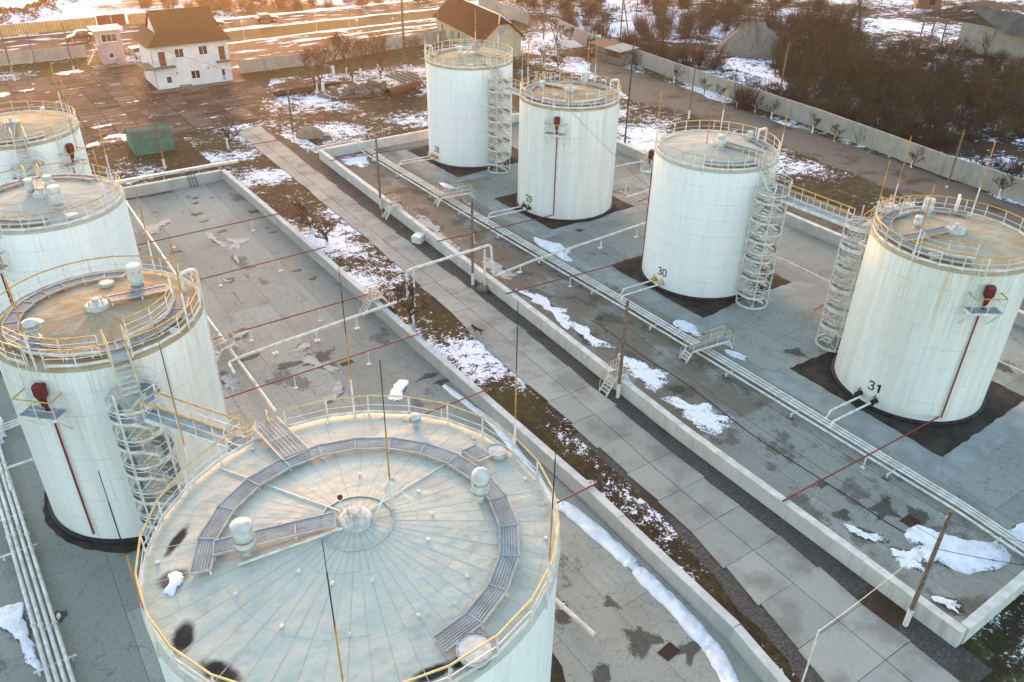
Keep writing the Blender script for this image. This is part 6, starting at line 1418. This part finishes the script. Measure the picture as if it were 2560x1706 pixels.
# ------------------------------------------------------------------ cars
M['tyre'] = varied('tyre_rubber', (.015,.015,.016), (.025,.025,.025), 5, .85); M['rim'] = varied('rim', (.4,.4,.42), (.3,.3,.32), 5, .4, .7)
M['hl'] = NT('headlight_glass', .15).col((.6,.6,.58)).mat; M['tl'] = NT('taillight', .25).col((.35,.02,.02)).mat
def carpaint(n, c): return NT(n, .28, .3).col(c).mat
def car(loc, deg, paint, label, snowroof=True, tall=0.0):
    t = thing('parked_car' if False else 'car', label, 'car', (0,0,0))
    W_ = .86
    pr = [(-2.15,.38),(-2.2,.75),(-2.05,.98),(-1.75,1.02),(-1.35,1.48+tall),(.25,1.5+tall),(.95,1.0),(1.9,.86),(2.15,.62),(2.15,.36)]
    b = MB(); n = len(pr); vs = []
    for s_ in (-1,1):
        for (x, z) in pr: vs.append((x, s_*W_*(1 if z < 1.1 else .82), z))
    b.add(vs, [tuple(range(n)), tuple(range(2*n-1,n-1,-1))]+[(i,n+i,n+(i+1) % n,(i+1) % n) for i in range(n)])
    bo = b.build('body', paint, t)
    md = bo.modifiers.new('bevel', 'BEVEL'); md.width = .06; md.segments = 2; md.limit_method = 'ANGLE'
    for s_ in (-1,1):
        for (xa, xb, ta, tb) in ((-1.62,-.62,-1.28,-.62),(-.54,.78,-.54,.22)):
            g = MB(); g.face([(xa,s_*(W_+.006),1.05),(xb,s_*(W_+.006),1.05),(tb,s_*(W_*.83+.008),1.42+tall),(ta,s_*(W_*.83+.008),1.42+tall)]); g.build('side_window', M['glass'], t)
    g = MB(); g.face([(.31,-.66,1.47+tall),(.31,.66,1.47+tall),(.93,.76,1.03),(.93,-.76,1.03)]); g.v = [(v[0]+.02,v[1],v[2]+.02) for v in g.v]; g.build('windscreen', M['glass'], t)
    g = MB(); g.face([(-1.41,-.64,1.44+tall),(-1.72,-.74,1.06),(-1.72,.74,1.06),(-1.41,.64,1.44+tall)]); g.v = [(v[0]-.02,v[1],v[2]+.01) for v in g.v]; g.build('rear_window', M['glass'], t)
    for x in (-1.35,1.35):
        for s_ in (-1,1):
            w = MB(); w.tube([(x,s_*(W_-.16),.32),(x,s_*(W_+.03),.32)], .32, 18); ww = w.build('wheel', M['tyre'], t); q = MB(); q.tube([(x,s_*(W_+.02),.32),(x,s_*(W_+.045),.32)], .19, 12); q.build('rim', M['rim'], ww)
    for s_ in (-1,1):
        q = MB(); q.bb(2.0,2.17,s_*.62-.18,s_*.62+.18,.64,.78); q.build('headlight', M['hl'], t); q = MB(); q.bb(-2.23,-2.1,s_*.66-.14,s_*.66+.14,.72,.92); q.build('taillight', M['tl'], t)
    if snowroof: q = MB(); q.prism([(-1.3,-.66),(.22,-.66),(.22,.66),(-1.3,.66)], 1.5+tall, 1.56+tall); q.build('roof_snow', M['snow'], t)
    t.location = loc; t.rotation_euler = (0,0,R(deg)); t.scale = (1.05,1.05,1.05)
p = Q(0,0,670,338); car((p.x,p.y,.03), 178, carpaint('dark_red_car_paint',(.05,.025,.025)), 'dark minivan with a snowy roof before the ochre fence', True, .18)
p = Q(0,0,2225,182); car((p.x,p.y,.035), 4, carpaint('brown_car_paint',(.12,.045,.03)), 'reddish hatchback with a snowy roof on the highway', True)
p = Q(1,0,1510,14); car((p.x,p.y,.035), 4, carpaint('black_car_paint',(.02,.02,.022)), 'dark car on the highway at the top edge', False)
p = Q(0,0,1150,480); car((p.x,p.y,.03), -80, carpaint('silver_car_paint',(.42,.42,.43)), 'silver car parked between the gatehouse and the white house', False, .1)
p = Q(0,0,1770,225); car((p.x,p.y,.035), 4, carpaint('black_car_paint_two',(.025,.022,.022)), 'black car half hidden behind the right edge of the white house roof', False, .2)
# globe lamps
for k, (bx, by) in enumerate(((40,345),(640,262),(912,228),(1415,163),(985,335),(1283,320))):
    p = Q(1,0,bx,by); t = thing('street_lamp', 'globe lamp on a short thin pole, %s' % ('leftmost, under the glow','second from left on the verge','third from left on the verge','rightmost on the verge','left one on the asphalt yard','right one on the asphalt yard')[k], 'street lamp', (p.x,p.y,0), 'globe lamps along the verge')
    m_ = MB(); m_.tube([(p.x,p.y,0),(p.x,p.y,3.4)], .06, 6); m_.build('pole', M['yellow_pale'], t); m_ = MB(); m_.lathe([(.02,0),(.2,.08),(.28,.28),(.2,.48),(.02,.56)], (p.x,p.y,3.35), 14, False); m_.build('globe', M['white'], t, True)
# ball on the far left tank rail, box by the road, kerb stones, dog
m_ = MB(); p = V(97.2,250,TOP+1.3); m_.lathe([(.01,0),(.14,.05),(.2,.2),(.14,.35),(.01,.4)], (p.x,p.y,TOP+1.12), 14, False); single(m_, 'lamp_ball', M['white'], 'small white ball on the railing of the cream roofed tank', 'ball', None, True)
p = Q(1,1,1490,680); t = thing('slab_stack', 'small neat stack of white slabs on the gravel beside the whitewashed wall', 'slab stack', (p.x,p.y,0))
m_ = MB()
for k in range(6): m_.box((p.x+random.uniform(-.04,.04),p.y+random.uniform(-.04,.04),.07+k*.12),(1.25,.95,.1),.6+random.uniform(-.03,.03))
m_.build('slabs', M['frame_white'], t)
m_ = MB(); m_.box((Q(3,0,0,0).x*0+46,120,.1),(.1,.1,.2)) if False else None
# dog walking on the slabs
p = Q(1,2,1985,128)
bm = bmesh.new(); L = bm.verts.layers.skin.verify(); vd = {}
def jv(n, x, y, z, r): v = bm.verts.new((x,y,z)); v[L].radius = (r,r); vd[n] = v
for a in (('hip',-.28,0,.42,.10),('mid',0,0,.42,.105),('chest',.24,0,.43,.125),('neck',.38,0,.52,.085),('head',.47,0,.61,.085),('snout',.62,0,.58,.042),('tail1',-.4,0,.46,.035),('tail2',-.55,0,.55,.02),
    ('fl1',.25,.07,.3,.05),('fl2',.24,.075,.16,.032),('fl3',.27,.075,.02,.034),('fr1',.25,-.07,.3,.05),('fr2',.28,-.075,.16,.032),('fr3',.25,-.075,.02,.034),
    ('bl1',-.24,.075,.28,.065),('bl2',-.34,.08,.17,.034),('bl3',-.29,.08,.02,.034),('br1',-.24,-.075,.28,.065),('br2',-.31,-.08,.17,.034),('br3',-.24,-.08,.02,.034),('e1',.44,.06,.70,.025),('e2',.44,-.06,.70,.025)): jv(*a)
for a, b in (('hip','mid'),('mid','chest'),('chest','neck'),('neck','head'),('head','snout'),('hip','tail1'),('tail1','tail2'),('chest','fl1'),('fl1','fl2'),('fl2','fl3'),('chest','fr1'),('fr1','fr2'),('fr2','fr3'),('hip','bl1'),('bl1','bl2'),('bl2','bl3'),('hip','br1'),('br1','br2'),('br2','br3'),('head','e1'),('head','e2')): bm.edges.new((vd[a],vd[b]))
vd['mid'][L].use_root = True
me = bpy.data.meshes.new('dog'); bm.to_mesh(me); bm.free()
t = NT('dog_coat', .85); z = t.sep()[2]; f = t.noise(6, 3); t.col(t.mix(t.ramp(t.math('ADD', z, t.math('MULTIPLY', f, .2)), .42, .55), (.24,.12,.05), (.025,.018,.014))); me.materials.append(t.mat)
dg = bpy.data.objects.new('dog', me); COL.objects.link(dg); dg.modifiers.new('skin','SKIN'); sb = dg.modifiers.new('sub','SUBSURF'); sb.levels = sb.render_levels = 2
dg.location = (p.x,p.y,.1); dg.rotation_euler = (0,0,R(115)); dg.scale = (1.1,1.1,1.1); tag(dg, 'black and tan dog standing on the slab road', 'dog')
#PART6
# ------------------------------------------------------------------ haze
hz = MB(); hz.bb(-305, 705, -205, 605, -1, 37.5)
ho = hz.build('haze', [], kind='stuff')
hm = bpy.data.materials.new('haze_air'); hm.use_nodes = True; hn = hm.node_tree
for nd in list(hn.nodes):
    if nd.type != 'OUTPUT_MATERIAL': hn.nodes.remove(nd)
pv = hn.nodes.new('ShaderNodeVolumePrincipled'); pv.inputs['Color'].default_value = (1.0,.79,.58,1); pv.inputs['Density'].default_value = .00027; pv.inputs['Anisotropy'].default_value = .88
hn.links.new(pv.outputs[0], hn.nodes['Material Output'].inputs['Volume']); ho.data.materials.append(hm)
